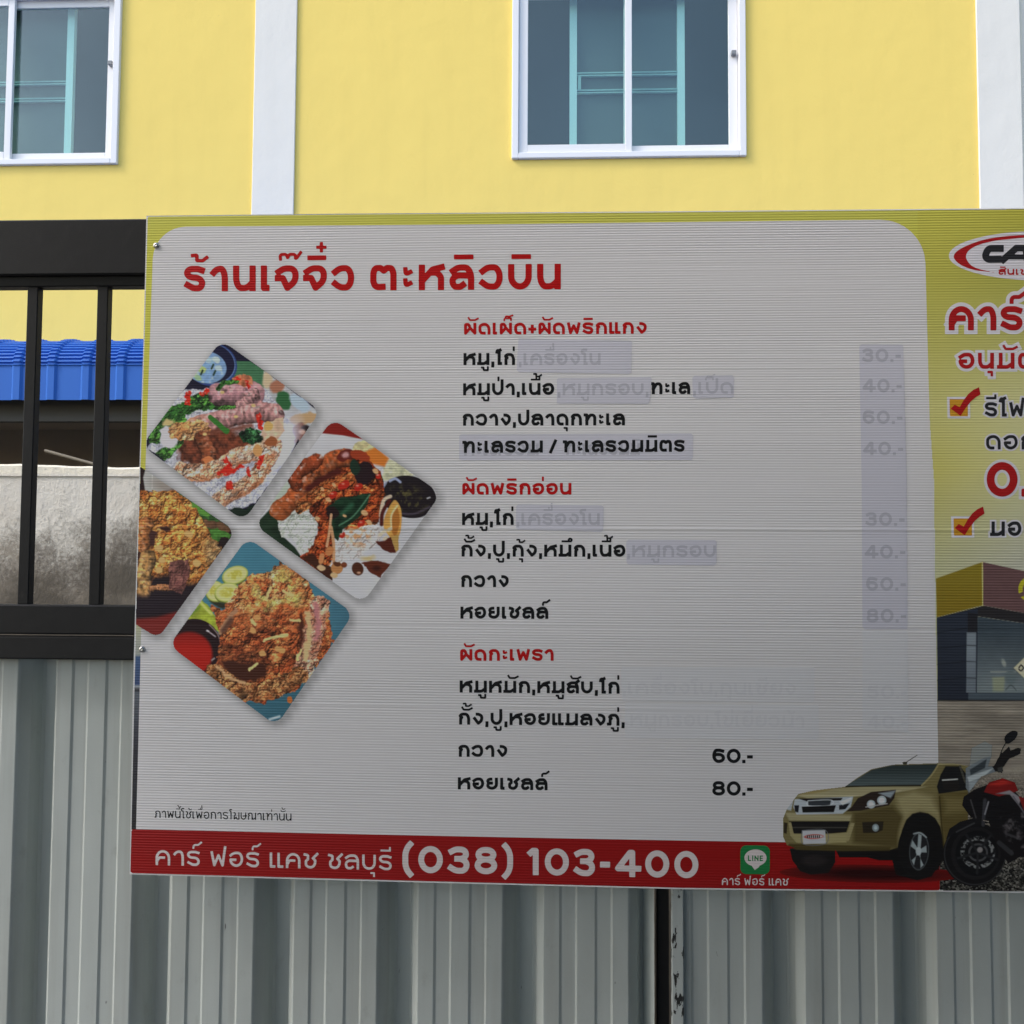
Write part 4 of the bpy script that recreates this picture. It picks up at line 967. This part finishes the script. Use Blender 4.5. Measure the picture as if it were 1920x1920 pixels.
wall_with_holes(-7, P2[1]+.0, Z_FLOOR, 7.5, [(L0+.012, L1-.012), (R0+.012, R1-.012)]).build("upper_wall", M_yellow, house)
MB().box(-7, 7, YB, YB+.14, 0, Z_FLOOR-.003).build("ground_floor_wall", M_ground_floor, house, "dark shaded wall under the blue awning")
for a, b in (P1, P2, (P1[0]-(P2[0]-P1[0]), P1[1]-(P2[0]-P1[0]))):
    MB().box(a, b, YB-.014, YB-.001, Z_FLOOR, 7.5, .003).build("pilaster", M_white, house)
MB().box(P2[1]+.004, 7, YB+.03, YB+.16, Z_FLOOR, 7.5).build("side_wall", M_white, house, "pale wall beyond the right-hand pilaster")
MB().box(-7.2, 7.2, YB-.25, YB+6, 7.5, 7.65).build("roof", M_white, house)

def window(x0, x1):
    """two-panel sliding window; the mint inner frame stands behind the glass"""
    z0, z1 = WB, WT
    xm = (x0+x1)/2
    px = 5.27/F
    fr = MB(); y0, y1 = YB-.022, YB+.06
    t = 13*px
    fr.box(x0, x0+t, y0, y1, z0, z1, .003); fr.box(x1-t, x1, y0, y1, z0, z1, .003)
    fr.box(x0+t, x1-t, y0, y1, z0, z0+11*px, .003); fr.box(x0+t, x1-t, y0, y1, z1-t, z1, .003)
    f = fr.build("window", M_alu, house)
    def sash(a, b, y, st_l, st_r):
        s = MB(); zb, zt = z0+11*px, z1-t
        s.box(a, a+st_l, y, y+.022, zb, zt, .002); s.box(b-st_r, b, y, y+.022, zb, zt, .002)
        s.box(a+st_l, b-st_r, y, y+.022, zb, zb+17*px, .002); s.box(a+st_l, b-st_r, y, y+.022, zt-15*px, zt, .002)
        s.build("sash", M_alu, f)
        MB().box(a+st_l-.002, b-st_r+.002, y+.009, y+.013, zb+17*px-.002, zt-15*px+.002).build("pane", M_glass, f)
    sash(x0+t+.001, xm+7*px, YB-.006, 17*px, 13*px)
    sash(xm-8*px, x1-t-.001, YB+.022, 8*px, 17*px)
    MB().box(x1-t-13*px, x1-t-4*px, YB-.008, YB+.021, WB+200*px, WB+208*px, .002).build("latch", M_latch, f)
    yi = YB+.085
    px2 = (yi+1.87)/F
    for s in (-1, 1):
        MB().box(xm+s*103*px2-7*px2, xm+s*103*px2+7*px2, yi, yi+.03, z0-.02, z1+.02).build("inner_stile", M_mint, f)
    j = MB(); zz = z0+.0+142*px2
    for dz in (0, 34*px2):
        for k in (0, 5*px2):
            j.box(xm-96*px2, xm+96*px2, yi+.006, yi+.024, zz+dz+k, zz+dz+k+2.6*px2)
    j.box(xm-94*px2, xm-88*px2, yi+.004, yi+.02, zz+7*px2, zz+34*px2)
    j.build("inner_rail", M_mint2, f)
    MB().box(xm-96*px2, xm+96*px2, yi+.03, yi+.035, z0-.02, z1+.02).build("inner_panel", M_blind, f)
    MB().box(x0-.3, x1+.3, YB+.7, YB+.72, z0-.4, z1+.3).build("room_back", M_room, f)
    return f
window(L0, L1)
window(R0, R1)

# ---------------------------------------------------------------- blue awning
YA = 2.3
aw = empty("metal_awning", (-2.5, YA, 2.2), "bright blue crimp-curved metal awning seen between the black fence bars", "awning")
zb, zt = wz(130, 750, YA), wz(130, 622, YA)
zc = wz(130, 686, YA)
def awning_sheet():
    prof = [(0, zb), (0, zb+.4*(zc-zb)), (0, zc)]
    r = zt-zc
    n = 78
    for i in range(1, n+1):
        a = math.pi/2*i/n*.97
        k = .0055*(1 if i % 6 < 3 else -1)
        prof.append(((r+.10)*(1-math.cos(a))-k*math.cos(a)*.9, zc+r*math.sin(a)+k*math.sin(a)))
    y_end, z_end = prof[-1]
    prof.append((YB-YA-.04, z_end+.10))
    pitch = 68*(YA+1.87)/F
    x0 = wx(33, 700, YA)-pitch*18
    xs = []
    for k in range(48):
        b = x0+k*pitch
        xs += [(b-.024, 0), (b-.0135, .009), (b+.0135, .009), (b+.024, 0), (b+.05, .0), (b+pitch-.05, .0)]
    v = []; f = []
    m = len(prof)
    for x, h in xs:
        for j, (y, z) in enumerate(prof):
            q0 = prof[max(0, j-6)]; q1 = prof[min(m-1, j+6)]
            d = np.array((q1[0]-q0[0], q1[1]-q0[1])); d /= np.linalg.norm(d)
            crimp = 1.0
            v.append((x, YA+y-d[1]*h, z+d[0]*h))
    for i in range(len(xs)-1):
        for j in range(m-1):
            a = i*m+j
            f.append((a, a+m, a+m+1, a+1))
    return mesh("roof_sheet", v, f, M_blue, aw)
awning_sheet()
MB().box(-5, 5, YA+.10, YA+.15, zb-.075, zb+.05).build("fascia_beam", M_fascia, aw)
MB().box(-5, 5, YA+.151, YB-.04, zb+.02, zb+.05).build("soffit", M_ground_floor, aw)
p, q = W(88, 846, 2.0), W(168, 868, 2.0)
tag(MB().tube(p-(q-p)*.05, q+(q-p)*.8, .006, 8).build("timber_batten", M_wood), "thin pale timber batten slanting in the dark under the awning", "batten")

# ---------------------------------------------------------------- old boundary wall
YW = 1.2
ztop = wz(130, 876, YW)
def old_wall():
    rnd = random.Random(4)
    v = []; f = []; n = 260
    for i in range(n+1):
        x = -5+10*i/n
        w = .006*math.sin(x*3.1)+.004*math.sin(x*11+1)+rnd.uniform(-.002, .002)
        for y, z in ((YW, 0), (YW, ztop-.03), (YW-.004, ztop-.028), (YW-.002, ztop+w-.006), (YW+.006, ztop+w), (YW+.11, ztop+w+.003), (YW+.115, 0)):
            v.append((x, y, z))
    for i in range(n):
        for j in range(6):
            a = i*7+j
            f.append((a, a+7, a+8, a+1))
    f.append(tuple(range(7))); f.append(tuple(n*7+k for k in range(6, -1, -1)))
    return tag(mesh("boundary_wall", v, f, M_conc), "old concrete boundary wall with black mould stains behind the fence bars", "wall")
old_wall()

# ---------------------------------------------------------------- steel fence
YF = .010
YS = .046
px_m = (YS+1.87)/F
fence = empty("steel_fence", (-1.0, YF, 0), "black steel fence with upright bars and grey corrugated sheets below, left of the black post", "fence", "steel fence leaves")
fence2 = empty("steel_fence", (1.5, YF, 0), "grey corrugated fence leaf with chipped edge, right of the black post", "fence", "steel fence leaves")
XP0, XP1 = wx(1231, 1780, YS+.02), wx(1254, 1780, YS+.02)
zr = [wz(130, k, YF) for k in (411, 515)]
zr2 = [wz(130, k, YF+.012) for k in (516, 537)]
zm = [wz(130, k, YF) for k in (1134, 1190)]
zm2 = [wz(130, k, YF) for k in (1193, 1237)]
def sheet(par, x_edge, pitch, x0, x1):
    u = [(0, 0), (.010, 0), (28, 0), (28.5, .0002), (33, .0023), (34, .0024), (57, .0024), (58, .0023), (61.5, .0002), (62, 0), (94, 0), (94.5, .0002), (99, .0023), (100, .0024), (123, .0024), (124, .0023), (127.5, .0002), (128, 0), (156, 0), (158, .001), (161, .0035), (174, .022), (179, .034), (183, .046), (188, .050), (212, .050), (216, .046), (219, .034), (221.5, .021), (232, .0035), (233.5, .0008), (235, 0)]
    pts = []
    k = int((x0-x_edge)/pitch)-2
    while x_edge+k*pitch < x1+pitch:
        for a, d in u[:-1]:
            x = x_edge+k*pitch+a/235*pitch
            if x0 <= x <= x1: pts.append((x, YS+d))
        k += 1
    pts = [(x0, YS)]+pts+[(x1, YS)]
    v = []; f = []
    zs = (.04, (zm2[0]+zm2[1])/2+.01)
    t = .0009
    for x, y in pts:
        for z in zs: v += [(x, y, z), (x, y+t, z)]
    for i in range(len(pts)-1):
        a = i*4; b = a+4
        f += [(a, b, b+2, a+2), (a+1, a+3, b+3, b+1), (a, a+1, b+1, b), (a+2, b+2, b+3, a+3)]
    return mesh("corrugated_sheet", v, f, M_sheet, par)
def leaf(par, x0, x1, x_edge, pitch, bar_phase):
    MB().box(x0, x1, YF, YF+.045, zr[1], zr[0], .003).build("top_rail", M_black, par)
    MB().box(x0, x1, YF+.012, YF+.040, zr2[1], zr2[0]-.0005, .002).build("top_rail", M_black, par)
    MB().box(x0, x1, YF, YF+.040, zm[1], zm[0], .003).build("mid_rail", M_black, par)
    MB().box(x0, x1, YF+.001, YF+.022, zm2[1], zm2[0], .003).build("mid_rail", M_black, par)
    k = -20
    while k < 40:
        x = bar_phase+k*.1367
        if x0+.03 < x < x1-.03: MB().box(x-.0105, x+.0105, YF+.014, YF+.035, zm[0]-.0005, zr2[1]+.0005, .0015).build("upright_bar", M_black, par)
        k += 1
    sheet(par, x_edge, pitch, x0, x1)
ph = wx(52, 830, YF+.014)
leaf(fence, -2.35, XP0-.006, wx(785, 1700, YS), wx(1020, 1700, YS)-wx(785, 1700, YS), ph)
XR = wx(1258, 1780, YS)
leaf(fence2, XR, 2.6, wx(1510, 1750, YS), wx(1757, 1750, YS)-wx(1510, 1750, YS), ph)
MB().box(XR, wx(1282, 1780, YS-.012), YS-.012, YS-.001, .04, zm2[1]-.002, .0015).build("edge_trim", M_chip, fence2)
tag(MB().box(XP0, XP1, YS+.015, YS+.045, 0, zr2[1]-.03, .002).build("fence_post", M_black), "black square post between the two corrugated fence leaves", "post")

# ---------------------------------------------------------------- the sign
sign = empty("menu_sign", (0, 0, 0), "long printed plastic board with food menu in Thai script, fixed to the black fence", "sign")
XR_END = 2080
TOP = ([275, 640, 1280, 1920, XR_END], [404.6, 400.6, 396, 390.2, 388.8])
BOT = ([243, 640, 960, 1280, 1480, 1762, 1920, XR_END], [1639.5, 1650.5, 1659, 1667.3, 1669.6, 1672, 1674.5, 1676.8])
BAND = ([245, 640, 960, 1280, 1480, 1762], [1554.6, 1563.5, 1570.2, 1576.2, 1579.4, 1582])
ytop = lambda x: np.interp(x, *TOP)
ybot = lambda x: np.interp(x, *BOT)
xleft = lambda y: np.interp(y, [404, 640, 1000, 1300, 1640], [274.5, 269, 257.5, 249, 243])
def board():
    nu, nv = 90, 150
    v = []; f = []
    for layer in (0, 1):
        for j in range(nv+1):
            t = j/nv
            for i in range(nu+1):
                s = i/nu
                y_guess = 404+t*1236
                x = xleft(y_guess)*(1-s)+XR_END*s
                y = ytop(x)*(1-t)+ybot(x)*t
                v.append((x, y, layer))
    v = np.array(v)
    P = S(v[:, 0], v[:, 1]); P[:, 1] += v[:, 2]*.005
    n = (nu+1)*(nv+1); w = nu+1
    for j in range(nv):
        for i in range(nu):
            a = j*w+i
            f.append((a, a+w, a+w+1, a+1)); f.append((n+a, n+a+1, n+a+w+1, n+a+w))
    for i in range(nu):
        f.append((i, i+1, n+i+1, n+i)); a = nv*w+i; f.append((a, n+a, n+a+1, a+1))
    for j in range(nv):
        a = j*w; f.append((a, n+a, n+a+w, a+w)); a = j*w+nu; f.append((a, a+w, n+a+w, n+a))
    return mesh("board", P, f, M_board, sign)
board()

def contour(name, Fg, x0, y0, step, lift, material, parent, label=None, maxrun=14, colorfn=None):
    """flat shape where the field is negative, cut along its zero line"""
    ins = Fg < 0
    ny, nx = Fg.shape
    full = ins[:-1, :-1] & ins[1:, :-1] & ins[:-1, 1:] & ins[1:, 1:]
    any_ = ins[:-1, :-1] | ins[1:, :-1] | ins[:-1, 1:] | ins[1:, 1:]
    V = {}; pts = []; faces = []
    def vid(key, x, y):
        i = V.get(key)
        if i is None: i = V[key] = len(pts); pts.append((x, y))
        return i
    for j in range(ny-1):
        row = np.flatnonzero(full[j])
        k = 0
        while k < len(row):
            e = k
            while e+1 < len(row) and row[e+1] == row[e]+1 and e-k < maxrun-1: e += 1
            i0, i1 = int(row[k]), int(row[e])+1
            faces.append([vid((i, jj), x0+i*step, y0+jj*step) for i, jj in ((i0, j), (i0, j+1), (i1, j+1), (i1, j))])
            k = e+1
    for j, i in zip(*np.nonzero(any_ & ~full)):
        i, j = int(i), int(j)
        c = [(i, j), (i, j+1), (i+1, j+1), (i+1, j)]
        poly = []
        for a in range(4):
            p, q = c[a], c[(a+1) % 4]
            fp, fq = Fg[p[1], p[0]], Fg[q[1], q[0]]
            if fp < 0: poly.append(vid(p, x0+p[0]*step, y0+p[1]*step))
            if (fp < 0) != (fq < 0):
                if p > q: p_, q_, f0, f1 = q, p, fq, fp
                else: p_, q_, f0, f1 = p, q, fp, fq
                t = f0/(f0-f1)
                poly.append(vid((p_, q_), x0+(p_[0]+t*(q_[0]-p_[0]))*step, y0+(p_[1]+t*(q_[1]-p_[1]))*step))
        if len(poly) >= 3: faces.append(poly)
    pts = np.array(pts)
    P = S(pts[:, 0], pts[:, 1], lift)
    return mesh(name, P, faces, material, parent, label=label, colors=colorfn(pts) if colorfn else None)
def area(name, poly, lift, material, parent=None, step=6, label=None, colorfn=None):
    poly = np.array(poly, float)
    x0, y0 = poly.min(0)-2*step; x1, y1 = poly.max(0)+2*step
    X, Y = np.meshgrid(np.arange(x0, x1, step), np.arange(y0, y1, step))
    return contour(name, polysd(X, Y, poly), x0, y0, step, lift, material, parent or sign, label, 3, colorfn)
def words(name, text, x0, y0, x1, y1, H, w, material, lift=.0010, parent=None, grow=0, step=None, label=None, **k):
    st = text_strokes(text, x0, y0, x1, y1, H, w, **k)
    step = step or max(.7, H/34)
    Fg, a, b = strokes_sdf(st, step, grow=grow)
    return contour(name, Fg, a, b, step, lift, material, parent or sign, label)
def picture(name, pic, alpha, lift, label=None, white=None, parent=None):
    """a printed photograph: one point of ink per grid point"""
    ny, nx = pic.X.shape
    keep = alpha > .5
    cell = keep[:-1, :-1] & keep[1:, :-1] & keep[:-1, 1:] & keep[1:, 1:]
    idx = np.arange(ny*nx).reshape(ny, nx)
    q = np.stack([idx[:-1, :-1], idx[1:, :-1], idx[1:, 1:], idx[:-1, 1:]], -1)[cell]
    used = np.zeros(ny*nx, bool); used[q.ravel()] = True
    new = np.cumsum(used)-1
    col = ink(pic.c, pic.Y if white is None else np.full(pic.Y.shape, float(white)))
    return mesh(name, S(pic.X.ravel()[used], pic.Y.ravel()[used], lift), new[q].astype(np.int32), M_print, parent or sign, colors=col.reshape(-1, 3)[used], label=label)

# printed green border above and left of the white panel
def border_col(p):
    x, y = p[:, 0], p[:, 1]
    ys = [392, 470, 640, 880, 1150, 1200, 1228, 1232, 1284, 1287, 1294, 1298, 1400, 1560]
    cs = [(176, 174, 80), (178, 176, 70), (186, 182, 72), (186, 182, 78), (176, 174, 128), (150, 152, 140), (132, 136, 132), (56, 78, 112), (52, 66, 98), (150, 156, 160), (24, 24, 28), (78, 84, 92), (44, 44, 50), (34, 32, 34)]
    c = np.stack([np.interp(y, ys, [q[k] for q in cs]) for k in range(3)], -1)
    n = (1+.12*fbm(x, y*3, 12, 2, 3)*(y > 1300))[:, None]
    return ink(c*n, y)
xs = np.linspace(277, 1756, 24)
area("green_border", [(x, ytop(x)+1.8) for x in xs]+[(1756, 520), (1700, 450), (330, 470), (300, 560), (266, 1556), (246.5, 1556), (252, 1300), (259.5, 1000), (271, 640)], .0002, M_print, step=3.2, colorfn=border_col, label="green printed border with dark foot")
# white menu panel with rounded upper corners; soft printed shadows round the photographs
photos = [f() for f in (food_squid_rice, food_brown_squid, food_garlic_left, food_garlic_blue)]
panel_poly = [tuple(q) for q in fillet([(272, 900, 0), (288.5, 425.5, 62), (960, 420, 0), (1733, 411, 84), (1757, 1300, 0)])]
panel_poly = [(255, 1557)]+panel_poly+[(1762, 1584)]
panel_poly += [(x, np.interp(x, *BAND)+1) for x in (1480, 1280, 960, 640, 400)]
def panel_col(p):
    sh = np.zeros(len(p))
    for pic, poly in photos:
        near = (p[:, 0] > poly[:, 0].min()-40) & (p[:, 0] < poly[:, 0].max()+40) & (p[:, 1] > poly[:, 1].min()-40) & (p[:, 1] < poly[:, 1].max()+40)
        d = polysd(p[near, 0]-5, p[near, 1]-5, poly)
        sh[near] = np.maximum(sh[near], .42*np.clip(1-np.maximum(d, 0)/17, 0, 1)**2)
    return (np.array((.785, .785, .80))[None]*(1-sh)[:, None])*np.array((1, .985, .985))
area("menu_panel", panel_poly, .0004, M_panel, step=4.2, colorfn=panel_col)
for (pic, poly), lb in zip(photos, ("photo of pink squid and basil on rice", "photo of brown glazed squid with dark bowl", "photo of fried garlic squid cut off by the edge", "photo of garlic squid and cucumber on blue")):
    sd = polysd(pic.X, pic.Y, poly)
    lim = (pic.X > xleft(pic.Y)+1.5)
    picture("food_photo", pic, (sd < 0)*lim*1., .0006, lb)
# red band
area("red_band", [(246.5, 1554.6)]+[(x, np.interp(x, *BAND)) for x in (400, 640, 800, 960, 1120, 1280, 1480, 1762)]+[(x, ybot(x)-2.6) for x in (1762, 1480, 1380, 1280, 1120, 960, 800, 640, 400)]+[(244.5, 1637)], .0006, M_redband, step=4)
# advertisement on the right
adv = advert_print()
picture("advert_picture", adv, ((adv.X > np.interp(adv.Y, [470, 900, 1400, 1672], [1720, 1750.5, 1757, 1762])) & (adv.Y > ytop(adv.X)+1.5) & (adv.Y < ybot(adv.X)-2.2) & (adv.X < XR_END-2))*1., .0003, "printed shop front, road and gravel")
pk, am = pickup_print()
picture("pickup_picture", pk, am*(pk.Y < ybot(pk.X)-2.6), .0008, "printed gold pickup truck")
mo, am = motorcycle_print()
picture("motorcycle_picture", mo, am*(mo.Y < ybot(mo.X)-2.6), .0010, "printed red and black motorcycle")

# menu lettering
RT, BK = M_redtext, M_blackink
words("heading", 'ร้านเจ๊จิ๋ว', 345, 546.5, 664, 544.8, 48, .245, RT, gap=.2)
words("heading", 'ตะหลิวบิน', 694, 544.6, 1051.5, 542.5, 48, .245, RT, gap=.2)
H1 = 22.6
for t, x0, y0, x1, y1, h in (('ผัดเผ็ด+ผัดพริกแกง', 870, 627.5, 1212.5, 625.8, 22), ('ผัดพริกอ่อน', 866.8, 927.5, 1071.3, 927.5, 22), ('ผัดกะเพรา', 862.8, 1239, 1038, 1239, 22)):
    words("menu_heading", t, x0, y0, x1, y1, h, .25, RT)
for t, x0, y0, x1, y1 in (('หมู,ไก่', 869, 684.6, 965.5, 684.4), ('หมูป่า,เนื้อ', 868.3, 741.3, 1039, 740.5), ('ทะเล', 1220, 739.2, 1294, 738.8), ('กวาง,ปลาดุกทะเล', 867, 798.2, 1171.7, 797.6),
        ('หมู,ไก่', 866.3, 984.4, 963, 984.4), ('กั้ง,ปู,กุ้ง,หมึก,เนื้อ', 864.2, 1043.6, 1172.5, 1044), ('กวาง', 864, 1100.8, 953.7, 1101), ('หอยเชลล์', 863.3, 1160, 1028, 1160.4),
        ('หมูหมัก,หมูสับ,ไก่', 861.9, 1298.5, 1161.7, 1300.8), ('กั้ง,ปู,หอยแมลงภู่,', 859.5, 1358.6, 1171, 1361), ('กวาง', 859, 1419, 951, 1419.4), ('หอยเชลล์', 858.4, 1480, 1026.7, 1481.8)):
    words("menu_line", t, x0, y0, x1, y1, H1, .25, BK)
words("price", '60.-', 1335.5, 1430.6, 1411.5, 1431, 27, .225, BK, gap=.12)
words("price", '80.-', 1335.5, 1491.6, 1411.5, 1492, 27, .225, BK, gap=.12)
words("small_print", 'ภาพนี้ใช้เพื่อการโฆษณาเท่านั้น', 290.6, 1533.2, 546.4, 1539, 13.6, .14, BK, gap=.2)
words("phone_line", 'คาร์ ฟอร์ แคช ชลบุรี', 291.7, 1622, 734.5, 1632, 28.5, .165, M_bandtext, gap=.2, spc=.5)
words("phone_line", '(038)', 754.5, 1636.3, 962, 1640, 51, .215, M_bandtext, gap=.2)
words("phone_line", '103-400', 990.5, 1640.6, 1309.5, 1647, 51, .215, M_bandtext, gap=.2)
words("caption", 'คาร์ ฟอร์ แคช', 1353.5, 1659.3, 1478, 1660.6, 13.2, .165, M_bandtext, gap=.2, spc=.5)
icon = area("chat_icon", fillet([(1416, 1585, 0), (1443.5, 1585.6, 11), (1443.5, 1639.6, 11), (1388, 1639, 11), (1388, 1585, 11), (1416, 1585, 0)])[:-1], .0009, M_green, step=1.5)
def bubble():
    p = [(1416.5+20.8*math.cos(t), 1608.4+15.8*math.sin(t)) for t in np.linspace(math.radians(118), math.radians(62)+2*math.pi-2*math.pi*0-0, 2)]
    a = [(1416.5+20.8*math.cos(t), 1608.4+15.8*math.sin(t)) for t in np.radians(np.arange(110, 110+325, 8))]
    return a+[(1424, 1625), (1415.2, 1631.5)]
area("speech_bubble", bubble(), .0011, M_bandtext, icon, step=1.1)
words("icon_word", 'LINE', 1402.3, 1614.2, 1430.5, 1614.6, 10.4, .2, M_green, lift=.0013, parent=icon, gap=.2)

# advert lettering
logo = area("oval_logo", [(1955+176*math.cos(t), 479.5+46.5*math.sin(t)) for t in np.radians(np.arange(0, 360, 5)) if 1955+176*math.cos(t) < 2100], .0007, M_halo, step=3)
z = lambda pts: [(1760+a*.1719, 430+b*.1719) for a, b in pts]
sw = smooth_pts(z([(1200, 52), (931, 62), (700, 78), (500, 112), (330, 168), (205, 235), (164, 295), (195, 352), (275, 405), (400, 445), (612, 471)]), False, 4).tolist()+smooth_pts(z([(612, 468), (460, 438), (365, 400), (315, 345), (298, 290), (332, 228), (430, 172), (600, 127), (800, 103), (931, 92), (1200, 76)]), False, 4).tolist()
area("red_swoosh", sw, .0009, M_redtext2, logo, step=1.4)
ca = [(fillet([(*z([(672, 208)])[0], 0), (*z([(540, 208)])[0], 10), (*z([(492, 328)])[0], 8), (*z([(648, 326)])[0], 0)]), 13.0, False),
      (z([(706, 330), (846, 205), (948, 205), (966, 335)]), 12.5, False), (z([(770, 300), (960, 300)]), 9.5, False)]
Fg, a, b = strokes_sdf(ca, .9)
contour("logo_letters", Fg, a, b, .9, .0010, M_darktext, logo)
words("logo_word", 'สินเช', 1872.3, 515.2, 1926, 515.6, 11.2, .26, M_redtext2, parent=logo, lift=.0010, gap=.2)
def outlined(name, text, x0, y0, x1, y1, H, w, m, grow, **k):
    o = words(name, text, x0, y0, x1, y1, H, w, m, lift=.0012, **k)
    words("outline", text, x0, y0, x1, y1, H, w, M_halo, lift=.0007, grow=grow, parent=o, step=1.2, **k)
outlined("advert_word", 'คาร์', 1778.8, 619.4, 1917.3, 619.6, 45.5, .245, M_redtext2, 7.0, gap=.16)
outlined("advert_word", 'อนุมัต', 1797.2, 691.4, 1942, 691.6, 30, .235, M_redtext2, 5.4, gap=.2)
outlined("advert_word", 'รีไฟ', 1846.5, 780.8, 1921, 780.9, 26.6, .215, M_darktext, 3.2, gap=.2)
outlined("advert_word", 'ดอก', 1849, 842.6, 1940, 842.8, 26.8, .205, M_darktext, 3.2, gap=.2)
outlined("advert_word", '0.', 1850, 931.3, 1928.5, 931.3, 65, .225, M_redtext2, 5.0, gap=.14)
outlined("advert_word", 'มอ', 1857, 1005, 1915, 1005, 27.3, .225, M_darktext, 3.2, gap=.2)
for dx, dy in ((0, 0), (7.6, 223.8)):
    bx = area("tick_box", [(1775.5+dx, 744+dy), (1818.5+dx, 744+dy), (1819.5+dx, 784.5+dy), (1776.5+dx, 784.5+dy)], .0007, M_halo, step=2)
    area("orange_square", [(1780.4+dx, 748.3+dy), (1814.6+dx, 748.3+dy), (1814.9+dx, 780.4+dy), (1781+dx, 780.4+dy)], .0009, M_orange, bx, step=2)
    area("tick", [(x+dx, y+dy) for x, y in ((1782.4, 766.3), (1790, 758.7), (1799.4, 763.5), (1807, 750), (1815.5, 738.8), (1825, 731), (1835.6, 726), (1838.4, 739.4), (1830, 744.5), (1821, 752), (1810, 766), (1801.2, 779.9))], .0011, M_redtext2, bx, step=1)

# vinyl strips stuck over crossed-out dishes and prices; the old words show faintly through
def strip(poly, words_, faint=False, over=None):
    s = area("cover_strip", poly, .0013, M_sticker2 if faint else M_sticker, step=5, label="faint white vinyl strip" if faint else "lavender vinyl strip over old lettering")
    for t, x0, y0, x1, y1, h in words_:
        words("covered_lettering", t, x0, y0, x1, y1, h, .22, M_ghost2 if faint else M_ghost, lift=.0015, parent=s)
    if over: words("strip_lettering", *over, BK, lift=.0018, parent=s)
    (ax, ay), (bx_, by) = poly[0], poly[1]
    area("edge_highlight", [(ax, ay-.5), (bx_, by-.5), (bx_, by+.6), (ax, ay+.6)], .0016, M_edge, s, step=.8)  # highlight on the strip's top edge, painted as a thin pale line
    return s
strip([(972, 634), (1185, 638.3), (1183.6, 701), (968.3, 698)], [(',เครื่องใน', 972.7, 684.4, 1126, 684, 22)])
strip([(1044, 708.3), (1222, 706), (1218, 757), (1044, 756.7)], [(',หมูกรอบ,', 1045.6, 741, 1216, 740.5, 22)])
strip([(1298, 704), (1376, 703), (1376, 745.4), (1299, 747.7)], [(',เป็ด', 1299.5, 738.6, 1375, 738.2, 22)])
strip([(861, 814), (1299.4, 812), (1299.4, 862.4), (861, 863)], [('ทะเลรวม', 868, 854.5, 1010, 853.6, 22), ('ทะเลรวมมิ', 1060, 853.6, 1200, 853, 22)], over=('ทะเลรวม / ทะเลรวมมิตร', 867.7, 849.2, 1283.4, 847, 22.6, .25))
strip([(967.8, 944.8), (1131.7, 947), (1130.8, 997.5), (967, 993)], [(',เครื่องใน', 968.6, 984.4, 1124.4, 984.4, 22)])
strip([(1174, 1011), (1343.7, 1012), (1343.7, 1060.8), (1174.8, 1058.5)], [(',หมูกรอบ', 1176, 1044.2, 1342, 1044.6, 22)])
strip([(1164, 1250), (1527, 1251), (1527, 1317), (1166, 1315)], [(',เครื่องใน,กุนเชียง', 1168, 1301.4, 1492, 1303.4, 22)], True)
strip([(1172, 1317.8), (1535, 1322), (1535, 1387), (1172, 1384)], [('หมูกรอบ,ไข่เยี่ยวม้า', 1182, 1361.6, 1508, 1364, 22)], True)
strip([(1611, 645), (1693.5, 645.5), (1700, 900), (1701.8, 1180), (1617, 1180), (1615.5, 900)], [('30.-', 1616.7, 678.8, 1689, 679, 25.5), ('40.-', 1616.9, 735.6, 1690.5, 735.8, 25.5), ('60.-', 1617.5, 794.8, 1692, 795, 25.5), ('40.-', 1618, 853.5, 1693.5, 853.7, 25.5), ('30.-', 1623, 986, 1696, 986.2, 25.5), ('40.-', 1621, 1047, 1697.5, 1047.2, 25.5), ('60.-', 1624, 1107.4, 1698.5, 1107.6, 25.5), ('80.-', 1625, 1167, 1699, 1167.2, 25.5)])
strip([(1617, 1181.5), (1701.8, 1181.5), (1703, 1372), (1617, 1371)], [('50.-', 1626, 1310, 1700, 1310.2, 25.5), ('40.-', 1626, 1366, 1700, 1366.2, 25.5)], True)

def screw(px, py):
    p = S(px, py, .0012)
    v = []; f = []; n = 18
    rings = [(.0058, 0), (.0056, .0012), (.0046, .0026), (.0028, .0035), (.0011, .0037), (.0009, .0025)]
    for r, h in rings:
        for i in range(n):
            t = 2*math.pi*i/n
            v.append((p[0]+r*math.cos(t), p[1]-h, p[2]+r*math.sin(t)))
    for k in range(len(rings)-1):
        for i in range(n):
            j = (i+1) % n
            f.append((k*n+i, k*n+j, (k+1)*n+j, (k+1)*n+i))
    f.append(tuple((len(rings)-1)*n+i for i in range(n)))
    return mesh("screw", v, f, M_steel, sign, smooth=True)
screw(293, 460.5)
screw(266.5, 1217.5)

# ---------------------------------------------------------------- unseen canopy and walls, added to shade the sign
can = empty("shade_canopy", (0, -3, 0), "unseen dark roof on posts, added behind the camera to shade the sign", "canopy")
MB().box(-3.0, 9, -7, CANOPY_Y, 3.10, 3.18).build("shade_canopy_roof", M_canopy, can)
for x in (-2.9, 4.5):
    for y in (-1.6, -6.6): MB().box(x-.04, x+.04, y-.04, y+.04, 0, 3.10).build("shade_canopy_post", M_black, can)
MB().box(-3.0, 9, -7.1, -7.0, 0, 2.45).build("shade_back_wall", M_canopy, can)  # unseen wall added to block the low sky behind the camera
MB().box(8.9, 9, -6.99, CANOPY_Y-.2, 0, 3.09).build("shade_end_wall", M_canopy, can)  # unseen wall added to keep out light from the right
